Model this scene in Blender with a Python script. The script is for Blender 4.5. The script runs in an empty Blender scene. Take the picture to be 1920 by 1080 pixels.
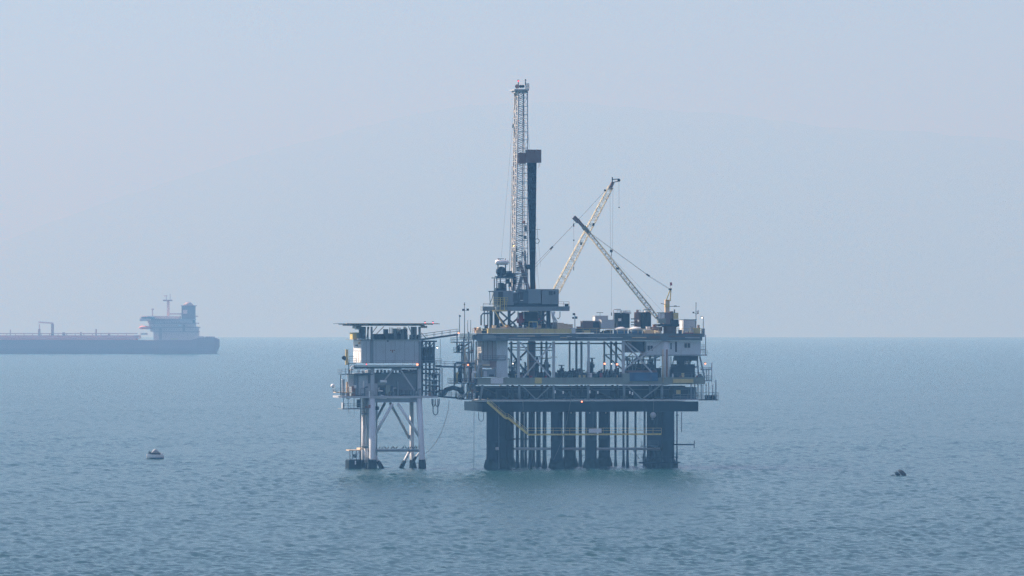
import bpy, bmesh, math, random
import numpy as np
from mathutils import Vector, Matrix
R = math.radians
SC = bpy.context.scene
COL = SC.collection
# ---------------------------------------------------------------- camera
CAMZ, CAMY, EYE, FPX = 35.25, -1500.0, 595.0, 12000.0
RE = 7.4e6                                   # earth radius with refraction
cam = bpy.data.cameras.new('camera'); cam_o = bpy.data.objects.new('camera', cam); COL.objects.link(cam_o)
cam.sensor_width = 36.0; cam.lens = 36.0 * FPX / 1920.0
cam.clip_start = 1.0; cam.clip_end = 200000.0
cam_o.location = (0, CAMY, CAMZ)
cam_o.rotation_euler = (R(90) + math.atan((EYE - 540.0) / FPX), 0, 0)
SC.camera = cam_o
# ---------------------------------------------------------------- sky and sun
SUN_EL, SUN_AZ = 42.0, -68.0                 # azimuth from +Y (view direction), negative = left
wd = bpy.data.worlds.new('World'); SC.world = wd; wd.use_nodes = True
nt = wd.node_tree; nt.nodes.clear()
sky = nt.nodes.new('ShaderNodeTexSky'); sky.sky_type = 'NISHITA'; sky.sun_disc = False
sky.sun_elevation = R(SUN_EL); sky.sun_rotation = R(SUN_AZ)
sky.air_density = 0.5; sky.dust_density = 0.2; sky.ozone_density = 3.0; sky.altitude = 0
bg = nt.nodes.new('ShaderNodeBackground'); bg.inputs['Strength'].default_value = 0.06
wo = nt.nodes.new('ShaderNodeOutputWorld')
veil = nt.nodes.new('ShaderNodeMixRGB'); veil.inputs[0].default_value = 0.6      # thin even veil of high haze over the whole sky
veil.inputs[2].default_value = (3.95, 4.0, 7.9, 1)
nt.links.new(sky.outputs[0], veil.inputs[1]); nt.links.new(veil.outputs[0], bg.inputs[0]); nt.links.new(bg.outputs[0], wo.inputs[0])
sl = bpy.data.lights.new('sun', 'SUN'); sl.energy = 5.0; sl.angle = R(0.5); sl.color = (1.0, 0.97, 0.96)
so = bpy.data.objects.new('sun', sl); COL.objects.link(so)
d = Vector((math.sin(R(SUN_AZ)) * math.cos(R(SUN_EL)), math.cos(R(SUN_AZ)) * math.cos(R(SUN_EL)), math.sin(R(SUN_EL))))
so.rotation_euler = d.to_track_quat('Z', 'Y').to_euler(); so.location = (0, 0, 300)
vs = SC.view_settings; vs.view_transform = 'Standard'; vs.look = 'None'; vs.gamma = 1.0; vs.use_curve_mapping = False
vs.exposure = 0.96
SC.cycles.use_adaptive_sampling = False; SC.cycles.use_denoising = True; SC.cycles.denoising_prefilter = 'NONE'; SC.cycles.max_bounces = 6; SC.cycles.volume_bounces = 0; SC.cycles.sample_clamp_indirect = 3.0
# ---------------------------------------------------------------- kit
rnd = random.Random(11)
TH = R(10.5); CT, ST = math.cos(TH), math.sin(TH)      # the platforms stand turned 10.5 degrees to the view
def L(px, py, v):
    """point of the platform frame (along the front, depth, height) from a drawing coordinate, 8 units to the metre"""
    k = (px - 960.0) / FPX
    u = (1500 * k + v * (ST + k * CT)) / (CT - k * ST)
    Y = 1500 + u * ST + v * CT
    return Vector((u, v, CAMZ - (py - EYE) / FPX * Y))
def to_world(p): return Vector((p[0] * CT - p[1] * ST, p[0] * ST + p[1] * CT, p[2]))
ORG = {}
def empty(name, p, rz=TH):
    o = bpy.data.objects.new(name, None); COL.objects.link(o); o.empty_display_size = 0.5
    o.location = to_world(p); o.rotation_euler = (0, 0, rz); ORG[o.name] = Vector(p); return o
def tag(o, label, cat, group=None):
    o['label'] = label; o['category'] = cat
    if group: o['group'] = group
    return o
def thing(name, label, cat, p, group=None): return tag(empty(name, p), label, cat, group)
def root_of(o):
    while o.parent: o = o.parent
    return o
def J(): return rnd.uniform(0.001, 0.006)
class MB:
    def __init__(s): s.v = []; s.f = []; s.sm = []
    def add(s, vv, ff, smooth=False):
        n = len(s.v); s.v += [tuple(x) for x in vv]; s.f += [tuple(i + n for i in q) for q in ff]; s.sm += [smooth] * len(ff); return s
    def box(s, a, b):
        x0, x1 = sorted((a[0], b[0])); y0, y1 = sorted((a[1], b[1])); z0, z1 = sorted((a[2], b[2]))
        x0 += J(); y0 += J(); z0 += J(); x1 -= J(); y1 -= J(); z1 -= J()
        vv = [(x, y, z) for z in (z0, z1) for x, y in ((x0, y0), (x1, y0), (x1, y1), (x0, y1))]
        return s.add(vv, [(0, 3, 2, 1), (4, 5, 6, 7), (0, 1, 5, 4), (1, 2, 6, 5), (2, 3, 7, 6), (3, 0, 4, 7)])
    def bx(s, x0, x1, y0, y1, v0, v1):
        a = L(x0, y1, v0); b = L(x1, y0, v0); return s.box(a, (b[0], v1, b[2]))
    def beam(s, p, q, w, h=None):
        p, q = Vector(p), Vector(q); d = (q - p); h = h or w
        if d.length < 1e-6: return s
        d.normalize(); up = Vector((0, 0, 1)) if abs(d.z) < .95 else Vector((0, 1, 0))
        a = d.cross(up).normalized() * w * .5; b = a.cross(d).normalized() * h * .5
        vv = [c + o for c in (p, q) for o in (-a - b, a - b, a + b, -a + b)]
        return s.add(vv, [(0, 1, 2, 3), (7, 6, 5, 4), (0, 4, 5, 1), (1, 5, 6, 2), (2, 6, 7, 3), (3, 7, 4, 0)])
    def path(s, pts, rad, n=8, smooth=True):
        pts = [Vector(p) for p in pts]; m = len(pts)
        if not isinstance(rad, (list, tuple)): rad = [rad] * m
        rings = []; a = None
        for i, p in enumerate(pts):
            d = (pts[min(i + 1, m - 1)] - pts[max(i - 1, 0)]).normalized()
            if a is None:
                a = d.cross(Vector((0, 0, 1)) if abs(d.z) < .9 else Vector((0, 1, 0))).normalized()
            else:
                a = (a - d * a.dot(d)).normalized()
            b = d.cross(a); rings.append([p + (a * math.cos(t) + b * math.sin(t)) * rad[i] for t in [2 * math.pi * k / n for k in range(n)]])
        vv = [x for r_ in rings for x in r_]; ff = []
        for i in range(m - 1):
            ff += [(i * n + k, i * n + (k + 1) % n, (i + 1) * n + (k + 1) % n, (i + 1) * n + k) for k in range(n)]
        s.add(vv, ff, smooth)
        k = len(s.v) - len(vv)
        s.f += [tuple(k + i for i in reversed(range(n))), tuple(k + (m - 1) * n + i for i in range(n))]; s.sm += [False, False]
        return s
    def tube(s, p, q, r, n=8): return s.path([p, q], r, n)
    def vcyl(s, c, r, z0, z1, n=20): return s.path([(c[0], c[1], z0), (c[0], c[1], z1)], r, n)
    def lathe(s, c, prof, n=20): return s.path([(c[0], c[1], z) for r_, z in prof], [max(r_, .002) for r_, z in prof], n)
    def ball(s, c, r, n=10): return s.path([(c[0], c[1], c[2] + r * math.sin(t)) for t in [R(-85 + 170 * i / 6) for i in range(7)]], [r * math.cos(R(-85 + 170 * i / 6)) for i in range(7)], n)
    def rail(s, pts, h=1.1, sp=1.7, r=.035):
        for a, b in zip(pts[:-1], pts[1:]):
            a, b = Vector(a), Vector(b); n = max(1, round((b - a).length / sp))
            for i in range(n + 1):
                p = a.lerp(b, i / n); s.beam(p, p + Vector((0, 0, h)), r * 2)
            for f in (.55, 1): s.beam(a + Vector((0, 0, h * f)), b + Vector((0, 0, h * f)), r * 2)
        return s
    def build(s, name, m, parent=None, label=None, kind=None):
        me = bpy.data.meshes.new(name)
        o0 = ORG[root_of(parent).name] if parent else Vector((0, 0, 0))
        me.from_pydata([(x - o0[0], y - o0[1], z - o0[2]) for x, y, z in s.v], [], s.f)
        me.polygons.foreach_set('use_smooth', s.sm); me.materials.append(M[m])
        o = bpy.data.objects.new(name, me); COL.objects.link(o)
        if parent: o.parent = parent
        if label: o['label'] = label
        if kind: o['kind'] = kind
        return o
    def thing(s, name, m, label, cat, p, group=None):
        """a thing that is one mesh, its origin at p"""
        me = bpy.data.meshes.new(name); me.from_pydata([(x - p[0], y - p[1], z - p[2]) for x, y, z in s.v], [], s.f)
        me.polygons.foreach_set('use_smooth', s.sm); me.materials.append(M[m])
        o = bpy.data.objects.new(name, me); COL.objects.link(o); o.location = to_world(p); o.rotation_euler = (0, 0, TH); ORG[o.name] = Vector(p)
        return tag(o, label, cat, group)
def dup(root, p, label, group=None, rz=None):
    r_ = root.copy(); COL.objects.link(r_); r_.location = to_world(p); r_['label'] = label; ORG[r_.name] = Vector(p)
    if rz is not None: r_.rotation_euler = (0, 0, rz)
    if group: r_['group'] = group
    for ch in list(root.children):
        c = ch.copy(); COL.objects.link(c); c.parent = r_
        for g in list(ch.children):
            e = g.copy(); COL.objects.link(e); e.parent = c
    return r_
def bez(a, b, sag, n=10):
    a, b = Vector(a), Vector(b); return [a.lerp(b, i / n) - Vector((0, 0, sag * 4 * (i / n) * (1 - i / n))) for i in range(n + 1)]
# ---------------------------------------------------------------- materials
M = {}
def paint(name, col, rough=.55, wear=.25, dirt=(.16, .085, .05), scale=.9, metal=0.0, spec=.4):
    m = bpy.data.materials.new(name); m.use_nodes = True; t = m.node_tree; b = t.nodes['Principled BSDF']
    b.inputs['Roughness'].default_value = rough; b.inputs['Metallic'].default_value = metal; b.inputs['Specular IOR Level'].default_value = spec
    tc = t.nodes.new('ShaderNodeTexCoord'); mp = t.nodes.new('ShaderNodeMapping'); mp.inputs['Scale'].default_value = (1, 1, .35)
    n = t.nodes.new('ShaderNodeTexNoise'); n.inputs['Scale'].default_value = scale; n.inputs['Detail'].default_value = 6; n.inputs['Roughness'].default_value = .65
    cr = t.nodes.new('ShaderNodeValToRGB'); e = cr.color_ramp.elements
    e[0].position = .50; e[0].color = (0, 0, 0, 1); e[1].position = .78; e[1].color = (1, 1, 1, 1)
    mu = t.nodes.new('ShaderNodeMath'); mu.operation = 'MULTIPLY'; mu.inputs[1].default_value = wear
    mx = t.nodes.new('ShaderNodeMixRGB'); mx.inputs[1].default_value = (*col, 1); mx.inputs[2].default_value = (*dirt, 1)
    t.links.new(tc.outputs['Object'], mp.inputs[0]); t.links.new(mp.outputs[0], n.inputs['Vector']); t.links.new(n.outputs['Fac'], cr.inputs[0])
    t.links.new(cr.outputs[0], mu.inputs[0]); t.links.new(mu.outputs[0], mx.inputs[0]); t.links.new(mx.outputs[0], b.inputs['Base Color'])
    M[name] = m
def lit(name, col, e):
    m = bpy.data.materials.new(name); m.use_nodes = True; b = m.node_tree.nodes['Principled BSDF']
    b.inputs['Base Color'].default_value = (*col, 1); b.inputs['Emission Color'].default_value = (*col, 1); b.inputs['Emission Strength'].default_value = e; M[name] = m
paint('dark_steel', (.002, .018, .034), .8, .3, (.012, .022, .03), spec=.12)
paint('growth', (.003, .014, .022), .85, .6, (.012, .02, .014), 3, spec=.15)
paint('weed', (.006, .026, .024), .9, .7, (.03, .035, .02), 2.5, spec=.12)
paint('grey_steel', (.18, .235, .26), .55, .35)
paint('girder_grey', (.10, .15, .175), .6, .5, (.22, .15, .10), 1.4)
paint('pale_steel', (.42, .45, .46), .5, .25)
paint('mid_steel', (.055, .105, .14), .55, .35)
paint('white_paint', (.82, .82, .78), .45, .22, (.35, .25, .18))
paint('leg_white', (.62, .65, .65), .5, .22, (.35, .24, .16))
paint('module_grey', (.42, .43, .42), .6, .3)
paint('cladding', (.52, .585, .60), .5, .34, (.24, .22, .19))
paint('mast_paint', (.62, .59, .52), .5, .35, (.3, .2, .13))
paint('dark_steel_worn', (.007, .030, .044), .8, .4, (.03, .03, .025), spec=.12)
paint('olive_grey', (.21, .25, .21), .6, .45)
paint('yellow', (.60, .49, .13), .6, .55, (.20, .13, .07), 2.0)
paint('dull_yellow', (.58, .46, .17), .6, .4)
paint('crane_cream', (.66, .60, .40), .5, .25)
paint('tan', (.62, .47, .29), .65, .4)
paint('brown', (.19, .13, .115), .7, .4)
paint('rust', (.24, .11, .06), .8, .5)
paint('red', (.36, .04, .05), .5, .3)
paint('machine', (.012, .032, .046), .65, .35, (.06, .04, .03), spec=.2)
paint('pipe_steel', (.003, .022, .042), .6, .25, (.01, .02, .03), spec=.15)
paint('blue', (.02, .10, .20), .55, .3)
paint('black', (.012, .013, .016), .6, .3)
paint('window_dark', (.015, .025, .035), .15, .0)
paint('rope', (.10, .09, .07), .9, .2)
paint('cable', (.09, .10, .11), .6, .2)
paint('feather', (.014, .014, .016), .9, .1)
paint('grey_feather', (.12, .11, .10), .9, .3, (.05, .04, .04))
paint('hull_paint', (.34, .17, .15), .6, .2, (.12, .07, .06), .06)
paint('ship_white', (.66, .50, .46), .5, .1, (.3, .3, .3), .1)
paint('ship_red', (.80, .30, .24), .6, .3, (.2, .1, .1), .1)
paint('ship_grey', (.36, .27, .27), .6, .2, (.2, .1, .1), .1)
paint('funnel_blue', (.17, .09, .09), .6, .1, (.1, .1, .1), .1)
paint('sign_white', (.62, .64, .63), .5, .1)
lit('lamp_orange', (1.0, .26, .12), 2.2); lit('lamp_white', (1.0, .93, .82), 1.5); lit('lamp_red', (1.0, .10, .12), .9); lit('lamp_amber', (1.0, .72, .22), 1.3)
# ---------------------------------------------------------------- sea
def drop(x, y):
    return -((x * x + (y - CAMY) ** 2) / (2 * RE))
def mesh_obj(name, verts, faces, mat, smooth=False):
    me = bpy.data.meshes.new(name)
    me.from_pydata(verts, [], faces) if not isinstance(verts, np.ndarray) else None
    return me
def np_mesh(name, V, Q, mat, smooth=True):
    me = bpy.data.meshes.new(name)
    me.vertices.add(len(V)); me.vertices.foreach_set('co', V.astype(np.float32).ravel())
    n = len(Q); me.loops.add(4 * n); me.polygons.add(n)
    me.loops.foreach_set('vertex_index', Q.astype(np.int32).ravel())
    me.polygons.foreach_set('loop_start', np.arange(0, 4 * n, 4, dtype=np.int32))
    me.polygons.foreach_set('use_smooth', np.full(n, smooth))
    me.update(calc_edges=True); me.materials.append(mat)
    o = bpy.data.objects.new(name, me); COL.objects.link(o); return o
def sea_mat():
    m = bpy.data.materials.new('sea_water'); m.use_nodes = True; t = m.node_tree; b = t.nodes['Principled BSDF']
    b.inputs['Base Color'].default_value = (0.008, 0.045, 0.045, 1); b.inputs['Roughness'].default_value = SEA_ROUGH
    b.inputs['IOR'].default_value = 1.333
    tc = t.nodes.new('ShaderNodeTexCoord'); mp = t.nodes.new('ShaderNodeMapping'); mp.inputs['Scale'].default_value = (1.0, 0.8, 1.0)
    n1 = t.nodes.new('ShaderNodeTexNoise'); n1.inputs['Scale'].default_value = 1.9; n1.inputs['Detail'].default_value = 4
    bp = t.nodes.new('ShaderNodeBump'); bp.inputs['Strength'].default_value = SEA_BUMP; bp.inputs['Distance'].default_value = 0.25
    t.links.new(tc.outputs['Object'], mp.inputs[0]); t.links.new(mp.outputs[0], n1.inputs['Vector'])
    t.links.new(n1.outputs['Fac'], bp.inputs['Height']); t.links.new(bp.outputs[0], b.inputs['Normal'])
    return m
def build_sea():
    rng = np.random.default_rng(7)
    # rows: distance from the camera; columns: angle.  Dense in the viewed wedge, coarse elsewhere, one closed disc.
    rr_ = [780.0]
    while rr_[-1] < 9000: rr_.append(rr_[-1] + SEA_DR * (rr_[-1] / 900.0) ** 1.6)
    r_near = np.concatenate([np.geomspace(2, 779, 60), rr_, np.geomspace(9100, 27000, 60)])
    a_in = np.arange(-R(6.5), R(6.5) + 1e-9, R(13) / SEA_NA)
    a_out = np.linspace(R(6.5), 2 * math.pi - R(6.5), 150)[1:-1]
    ang = np.concatenate([a_in, a_out]); nr, na = len(r_near), len(ang)
    RR, AA = np.meshgrid(r_near, ang, indexing='ij')
    X = RR * np.sin(AA); Y = RR * np.cos(AA) + CAMY
    H = np.zeros_like(X)
    inw = (np.abs(AA) < R(6.6)) & (RR > 700) & (RR < 9000)
    xs, ys, rs = X[inw], Y[inw], RR[inw]
    h = np.zeros(len(xs), np.float32)
    for k in range(SEA_N):
        lam = 1.1 * (7.0 / 1.1) ** (rng.random() ** 1.4)
        th = R(-90) + rng.normal(0, R(50)) + R(20)
        kk = 2 * math.pi / lam
        amp = SEA_SLOPE * lam / (2 * math.pi) * math.sqrt(2.0 / SEA_N)
        ph = rng.random() * 6.283
        arg = kk * (xs * math.cos(th) + ys * math.sin(th)) + ph
        s = np.sin(arg); h += amp * (s + 0.3 * np.cos(2 * arg))
    # gusts: broad patches where the chop is stronger or weaker
    g = np.zeros(len(xs), np.float32)
    for k in range(7):
        lam = 60 * 6 ** rng.random(); th = rng.random() * 6.283
        g += np.sin(2 * math.pi / lam * (xs * math.cos(th) + ys * math.sin(th)) + rng.random() * 6.283)
    h *= np.clip(1 + 0.07 * g, 0.6, 1.5)
    fade = np.clip((rs - 700) / 60, 0, 1) * np.clip((9000 - rs) / 6000, 0, 1) * np.clip((R(6.5) - np.abs(AA[inw])) / R(0.4), 0, 1)
    H[inw] = h * fade
    Z = H - RR ** 2 / (2 * RE)
    V = np.stack([X, Y, Z], -1).reshape(-1, 3)
    i, j = np.meshgrid(np.arange(nr - 1), np.arange(na), indexing='ij'); j2 = (j + 1) % na
    Q = np.stack([i * na + j, i * na + j2, (i + 1) * na + j2, (i + 1) * na + j], -1).reshape(-1, 4)[:, ::-1]
    o = np_mesh('sea', V, Q, sea_mat()); o['kind'] = 'structure'
    return o
SEA_ROUGH, SEA_BUMP, SEA_DR, SEA_NA, SEA_N, SEA_SLOPE = 0.24, 0.3, 1.05, 880, 100, 0.195
build_sea()
# ---------------------------------------------------------------- far hills
HILL_D = 49000.0
def build_hills():
    m = bpy.data.materials.new('hill_scrub'); m.use_nodes = True; b = m.node_tree.nodes['Principled BSDF']
    b.inputs['Base Color'].default_value = (0.10, 0.11, 0.09, 1); b.inputs['Roughness'].default_value = 0.9
    prof = [(-900, 640), (-200, 520), (150, 400), (480, 290), (700, 230), (880, 200), (1040, 188), (1180, 196), (1330, 214), (1600, 236), (1900, 262), (2400, 330), (2900, 470), (3300, 640)]
    xs = np.linspace(-900, 3300, 211); ys = np.interp(xs, *zip(*prof)); rng = np.random.default_rng(3)
    ys = ys + np.convolve(rng.normal(0, 1, len(xs) + 8), np.ones(9) / 9, 'valid') * 9
    D, s = HILL_D, HILL_D / FPX
    V = []; nr = 9
    for k in range(nr):
        f = k / (nr - 1)
        for x, y in zip(xs, ys):
            top = (595 - y) * s + CAMZ
            V.append(((x - 960) * s * 1.0, CAMY + D + 8000 * (f - .5), -400 + (top + 400) * math.sin(math.pi * f) ** 0.8))
    n = len(xs)
    Q = [(k * n + i, k * n + i + 1, (k + 1) * n + i + 1, (k + 1) * n + i) for k in range(nr - 1) for i in range(n - 1)]
    o = np_mesh('hills', np.array(V), np.array(Q), m); o['kind'] = 'structure'
build_hills()
# ---------------------------------------------------------------- haze
def build_haze():
    m = bpy.data.materials.new('haze'); m.use_nodes = True; t = m.node_tree; t.nodes.clear()
    v = t.nodes.new('ShaderNodeVolumePrincipled'); o = t.nodes.new('ShaderNodeOutputMaterial')
    v.inputs['Absorption Color'].default_value = HAZE_A; v.inputs['Color'].default_value = HAZE_COL; v.inputs['Density'].default_value = HAZE_D; v.inputs['Anisotropy'].default_value = HAZE_G
    t.links.new(v.outputs[0], o.inputs['Volume'])
    s = 64000; zb, zt = -420.0, HAZE_TOP
    vv = [(x, y + CAMY, z) for z in (zb, zt) for x, y in ((-s, -s), (s, -s), (s, s), (-s, s))]
    me = bpy.data.meshes.new('haze'); me.from_pydata(vv, [], [(0, 3, 2, 1), (4, 5, 6, 7), (0, 1, 5, 4), (1, 2, 6, 5), (2, 3, 7, 6), (3, 0, 4, 7)])
    me.materials.append(m); ob = bpy.data.objects.new('haze', me); COL.objects.link(ob); ob['kind'] = 'stuff'
HAZE_COL, HAZE_D, HAZE_G, HAZE_TOP, HAZE_A = (0.185, 0.525, 1.0, 1), 0.00015, 0.2, 1900.0, (0.70, 0.51, 1.0, 1)
build_haze()
# ---------------------------------------------------------------- main platform
plat = thing('oil_platform', 'large drilling platform of grey decks standing on a forest of dark legs', 'oil platform', L(1090, 877, 13))
ROWS = (0.6, 9.2, 15.6, 24.5)
def pile(px, v, w, name, m='dark_steel', top=760, parent=plat, base=874):
    c = L(px, base, v); r = w / 16.0
    zt = L(px, top, v)[2]
    b = MB().lathe(c, [(r * 1.0, -4), (r * 1.32 + .08, -.3), (r * 1.30 + .06, .5), (r * 1.06, 1.5), (r, 2.4), (r, 6.0), (r * 1.03, 6.05), (r * 1.03, 6.35), (r, 6.4), (r, zt)], 20 if w > 10 else 10)
    o = b.build(name, m, parent)
    if w > 10:
        g_ = MB(); n = 26
        ring = lambda rr, zf: [(c[0] + rr * math.cos(6.2832 * i / n), c[1] + rr * math.sin(6.2832 * i / n), zf(i)) for i in range(n)]
        tops = [rnd.uniform(1.1, 2.1) for i in range(n)]
        vv = ring(r * 1.36 + .1, lambda i: -3) + ring(r * 1.36 + .1, lambda i: .4) + ring(r * 1.10 + .08, lambda i: tops[i]) + ring(r * .98, lambda i: tops[i] + .1)
        g_.add(vv, [(j * n + i, j * n + (i + 1) % n, (j + 1) * n + (i + 1) % n, (j + 1) * n + i) for j in range(3) for i in range(n)], True)
        g_.build('marine_growth', 'weed', o)
    return o
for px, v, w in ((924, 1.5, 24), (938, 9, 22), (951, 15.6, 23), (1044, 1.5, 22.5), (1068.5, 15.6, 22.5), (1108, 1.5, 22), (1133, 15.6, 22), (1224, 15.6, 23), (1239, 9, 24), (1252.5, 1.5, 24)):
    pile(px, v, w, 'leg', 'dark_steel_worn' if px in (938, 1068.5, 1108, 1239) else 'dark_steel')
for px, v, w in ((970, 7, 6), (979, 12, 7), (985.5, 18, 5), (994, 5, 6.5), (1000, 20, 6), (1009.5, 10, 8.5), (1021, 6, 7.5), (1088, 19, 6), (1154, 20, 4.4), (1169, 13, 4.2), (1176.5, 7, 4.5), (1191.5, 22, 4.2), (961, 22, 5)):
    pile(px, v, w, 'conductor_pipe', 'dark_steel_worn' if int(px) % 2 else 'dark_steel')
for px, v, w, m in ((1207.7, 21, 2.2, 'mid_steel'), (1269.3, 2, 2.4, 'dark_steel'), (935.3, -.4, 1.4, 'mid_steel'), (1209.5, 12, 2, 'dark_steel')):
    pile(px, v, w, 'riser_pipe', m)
# horizontal tubes near the water, the pale one half way back
MB().tube(L(966, 841.3, 4.4), L(1237, 841.6, 4.4), .31, 10).build('brace', 'pale_steel', plat, 'pale horizontal brace tube near the water')
MB().tube(L(929, 841.2, -.4), L(935, 841.2, -.4), .36, 10).build('brace_end', 'module_grey', plat)
MB().tube(L(930, 841.8, 15.6), L(1220, 842, 15.6), .2, 8).build('brace', 'mid_steel', plat)
MB().tube(L(945, 823, 15.6), L(1000, 823, 12), .16, 8).build('brace', 'dark_steel', plat)
MB().tube(L(1185, 841, 12), L(1199, 861, 12), .09, 6).build('brace', 'dark_steel', plat)
MB().tube(L(1240, 806, 2), L(1262, 806, 1.2), .2, 8).build('stub', 'mid_steel', plat)
# lower deck: the deep dark girder
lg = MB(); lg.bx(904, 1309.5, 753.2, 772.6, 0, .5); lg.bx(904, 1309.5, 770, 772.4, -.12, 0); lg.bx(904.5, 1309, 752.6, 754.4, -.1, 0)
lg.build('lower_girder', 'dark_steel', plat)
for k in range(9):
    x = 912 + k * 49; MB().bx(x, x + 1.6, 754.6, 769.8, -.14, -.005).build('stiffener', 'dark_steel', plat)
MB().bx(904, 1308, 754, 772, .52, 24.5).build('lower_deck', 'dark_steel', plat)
MB().bx(905, 1311, 748.6, 751.4, -.35, 24.5).build('edge_beam', 'pale_steel', plat, 'pale edge beam running the length of the lower deck')
# cellar level between 722 and 749
for px in (903, 974.5, 1039, 1104, 1171, 1242):
    for k, v in enumerate(ROWS):
        dx = -1.47 * v
        p0, p1 = L(px + dx + (3 if (px == 903 and k == 0) else 0), 722, v), L(px + dx - (2 if px == 903 else 0), 749, v)
        MB().tube(p0, p1, .30, 10).build('column', 'grey_steel' if k == 0 else 'mid_steel', plat)
for a, b, c in ((979, 1005.5, 1033), (1177, 1203.5, 1238)):
    MB().beam(L(a, 723, .6), L(b - 1, 748, .6), .26).build('brace', 'grey_steel', plat); MB().beam(L(c, 723, .6), L(b + 1, 748, .6), .26).build('brace', 'grey_steel', plat)
for a, b in ((910, 968), (1045, 1100), (1110, 1165)):
    MB().beam(L(a - 14, 723, 9.2), L(b - 14, 748, 9.2), .3).build('brace', 'mid_steel', plat)
MB().bx(885, 1285, 723, 752, 17, 17.4).build('dark_backing', 'dark_steel', plat)  # dark sheet added to close the view, standing in for shaded depth
MB().bx(1262, 1306, 726, 749, 3, 8).build('cellar_skid', 'mid_steel', plat); MB().bx(1266, 1290, 728, 744, 2, 2.9).build('cellar_skid', 'machine', plat); MB().bx(1268, 1276, 731, 739, 1.6, 1.95).build('cellar_skid', 'dull_yellow', plat)
for x in (1296, 1303, 1309, 1315): MB().bx(x - .8, x + .8, 720, 750, .6, .9).build('hanger', 'grey_steel', plat)
MB().rail([L(1262, 748.5, -.2), L(1316, 748.5, -.2)]).build('railing', 'grey_steel', plat)
MB().bx(930, 1300, 729.6, 731.6, 1.2, 1.5).build('pipe', 'mid_steel', plat); MB().bx(905, 1180, 725.5, 727, 2.2, 2.5).build('pipe', 'grey_steel', plat)
for k in range(15):
    x = 912 + k * 26 + rnd.uniform(-5, 5); w = rnd.uniform(5, 17); h = rnd.uniform(8, 19)
    v = rnd.uniform(5, 14)
    b = MB()
    if k % 3 == 0: p = L(x, 751, v); b.lathe(p, [(w / 16, p[2]), (w / 16, p[2] + h / 8), (w / 22, p[2] + h / 8 + .3)], 12)
    else: b.bx(x - w / 2, x + w / 2, 751 - h, 751, v, v + 2)
    b.build('cellar_vessel' if k % 3 == 0 else 'cellar_skid', rnd.choice(['machine', 'dark_steel', 'mid_steel', 'machine']), plat)
# main deck
g = MB(); g.bx(895, 1322, 708, 721, 0, .35); g.bx(895, 1322, 719.6, 721.4, -.14, 0); g.bx(895, 1322, 707.3, 708.8, -.14, 0)
g.build('main_girder', 'olive_grey', plat)
MB().bx(895, 1322, 709, 721, .37, 23).build('main_deck', 'mid_steel', plat)
for k in range(20):
    x = 905 + k * 21; MB().bx(x, x + .9, 708.9, 719.5, -.11, -.004).build('stiffener', 'olive_grey', plat)
MB().bx(920, 943.5, 708.6, 719.4, -.22, -.15).build('sign_panel', 'sign_white', plat, 'pale blank sign panel on the main deck edge')
MB().bx(1003, 1016, 708.2, 719, -.22, -.15).build('sign_panel', 'yellow', plat, 'dull yellow square panel on the main deck edge')
MB().bx(1168, 1242, 720.6, 722.6, -.3, .2).build('edge_beam', 'pale_steel', plat)
# storey between main and upper deck
def col(px, v, w, m, y0=640, y1=708): MB().bx(px - w / 2, px + w / 2, y0, y1, v, v + w / 8).build('column', m, plat)
for px in (972.5, 1038.5, 1104, 1169):
    col(px, .4, 4.6 if px != 1104 else 4, 'pale_steel')
    for v, d in ((9.2, 13.5), (15.6, 23), (24.5, 36)): col(px - d, v, 3.6, 'grey_steel')
for v, d in ((9.2, 13.5), (15.6, 23), (24.5, 36)): col(1242 - d, v, 3.6, 'grey_steel')
for px in (900, 934): col(px, 20, 4, 'grey_steel')
def xb(x0, y0, x1, y1, v, w=.26, m='grey_steel'): MB().beam(L(x0, y0, v), L(x1, y1, v), w).build('brace', m, plat)
xb(976, 642, 1033, 708, .5, .3, 'pale_steel'); xb(1037, 642, 981, 708, .62, .3, 'pale_steel')
xb(952, 652, 987, 700, 24.5, .42, 'machine'); xb(994, 652, 955, 690, 24.7, .42, 'machine')
xb(1171, 642, 1229, 706, .5, .32, 'pale_steel'); xb(1240, 642, 1168, 694, .62, .32, 'pale_steel')
xb(1176, 642, 1206, 665, 1.2, .3, 'pale_steel'); xb(1206, 665, 1241, 640, 1.3, .3, 'pale_steel')
xb(1135, 642, 1172, 684, 24.5, .3, 'mid_steel'); xb(1135, 666, 1169, 694, 24.6, .3, 'mid_steel'); xb(1147, 642, 1168, 662, 15.7, .3, 'mid_steel')
xb(1134, 665, 1169, 665, 24.2, .2, 'mid_steel'); xb(1168, 708, 1196, 668, 15, .26); xb(1196, 700, 1238, 665, 15.3, .26); xb(1172, 668, 1210, 705, 20, .26)
xb(1176, 690, 1225, 642, 9.3, .24); xb(1202, 642, 1168, 680, 24, .22); xb(1186, 666, 1186, 706, 9.3, .2); xb(1202, 640, 1202, 706, 20, .2)
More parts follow.
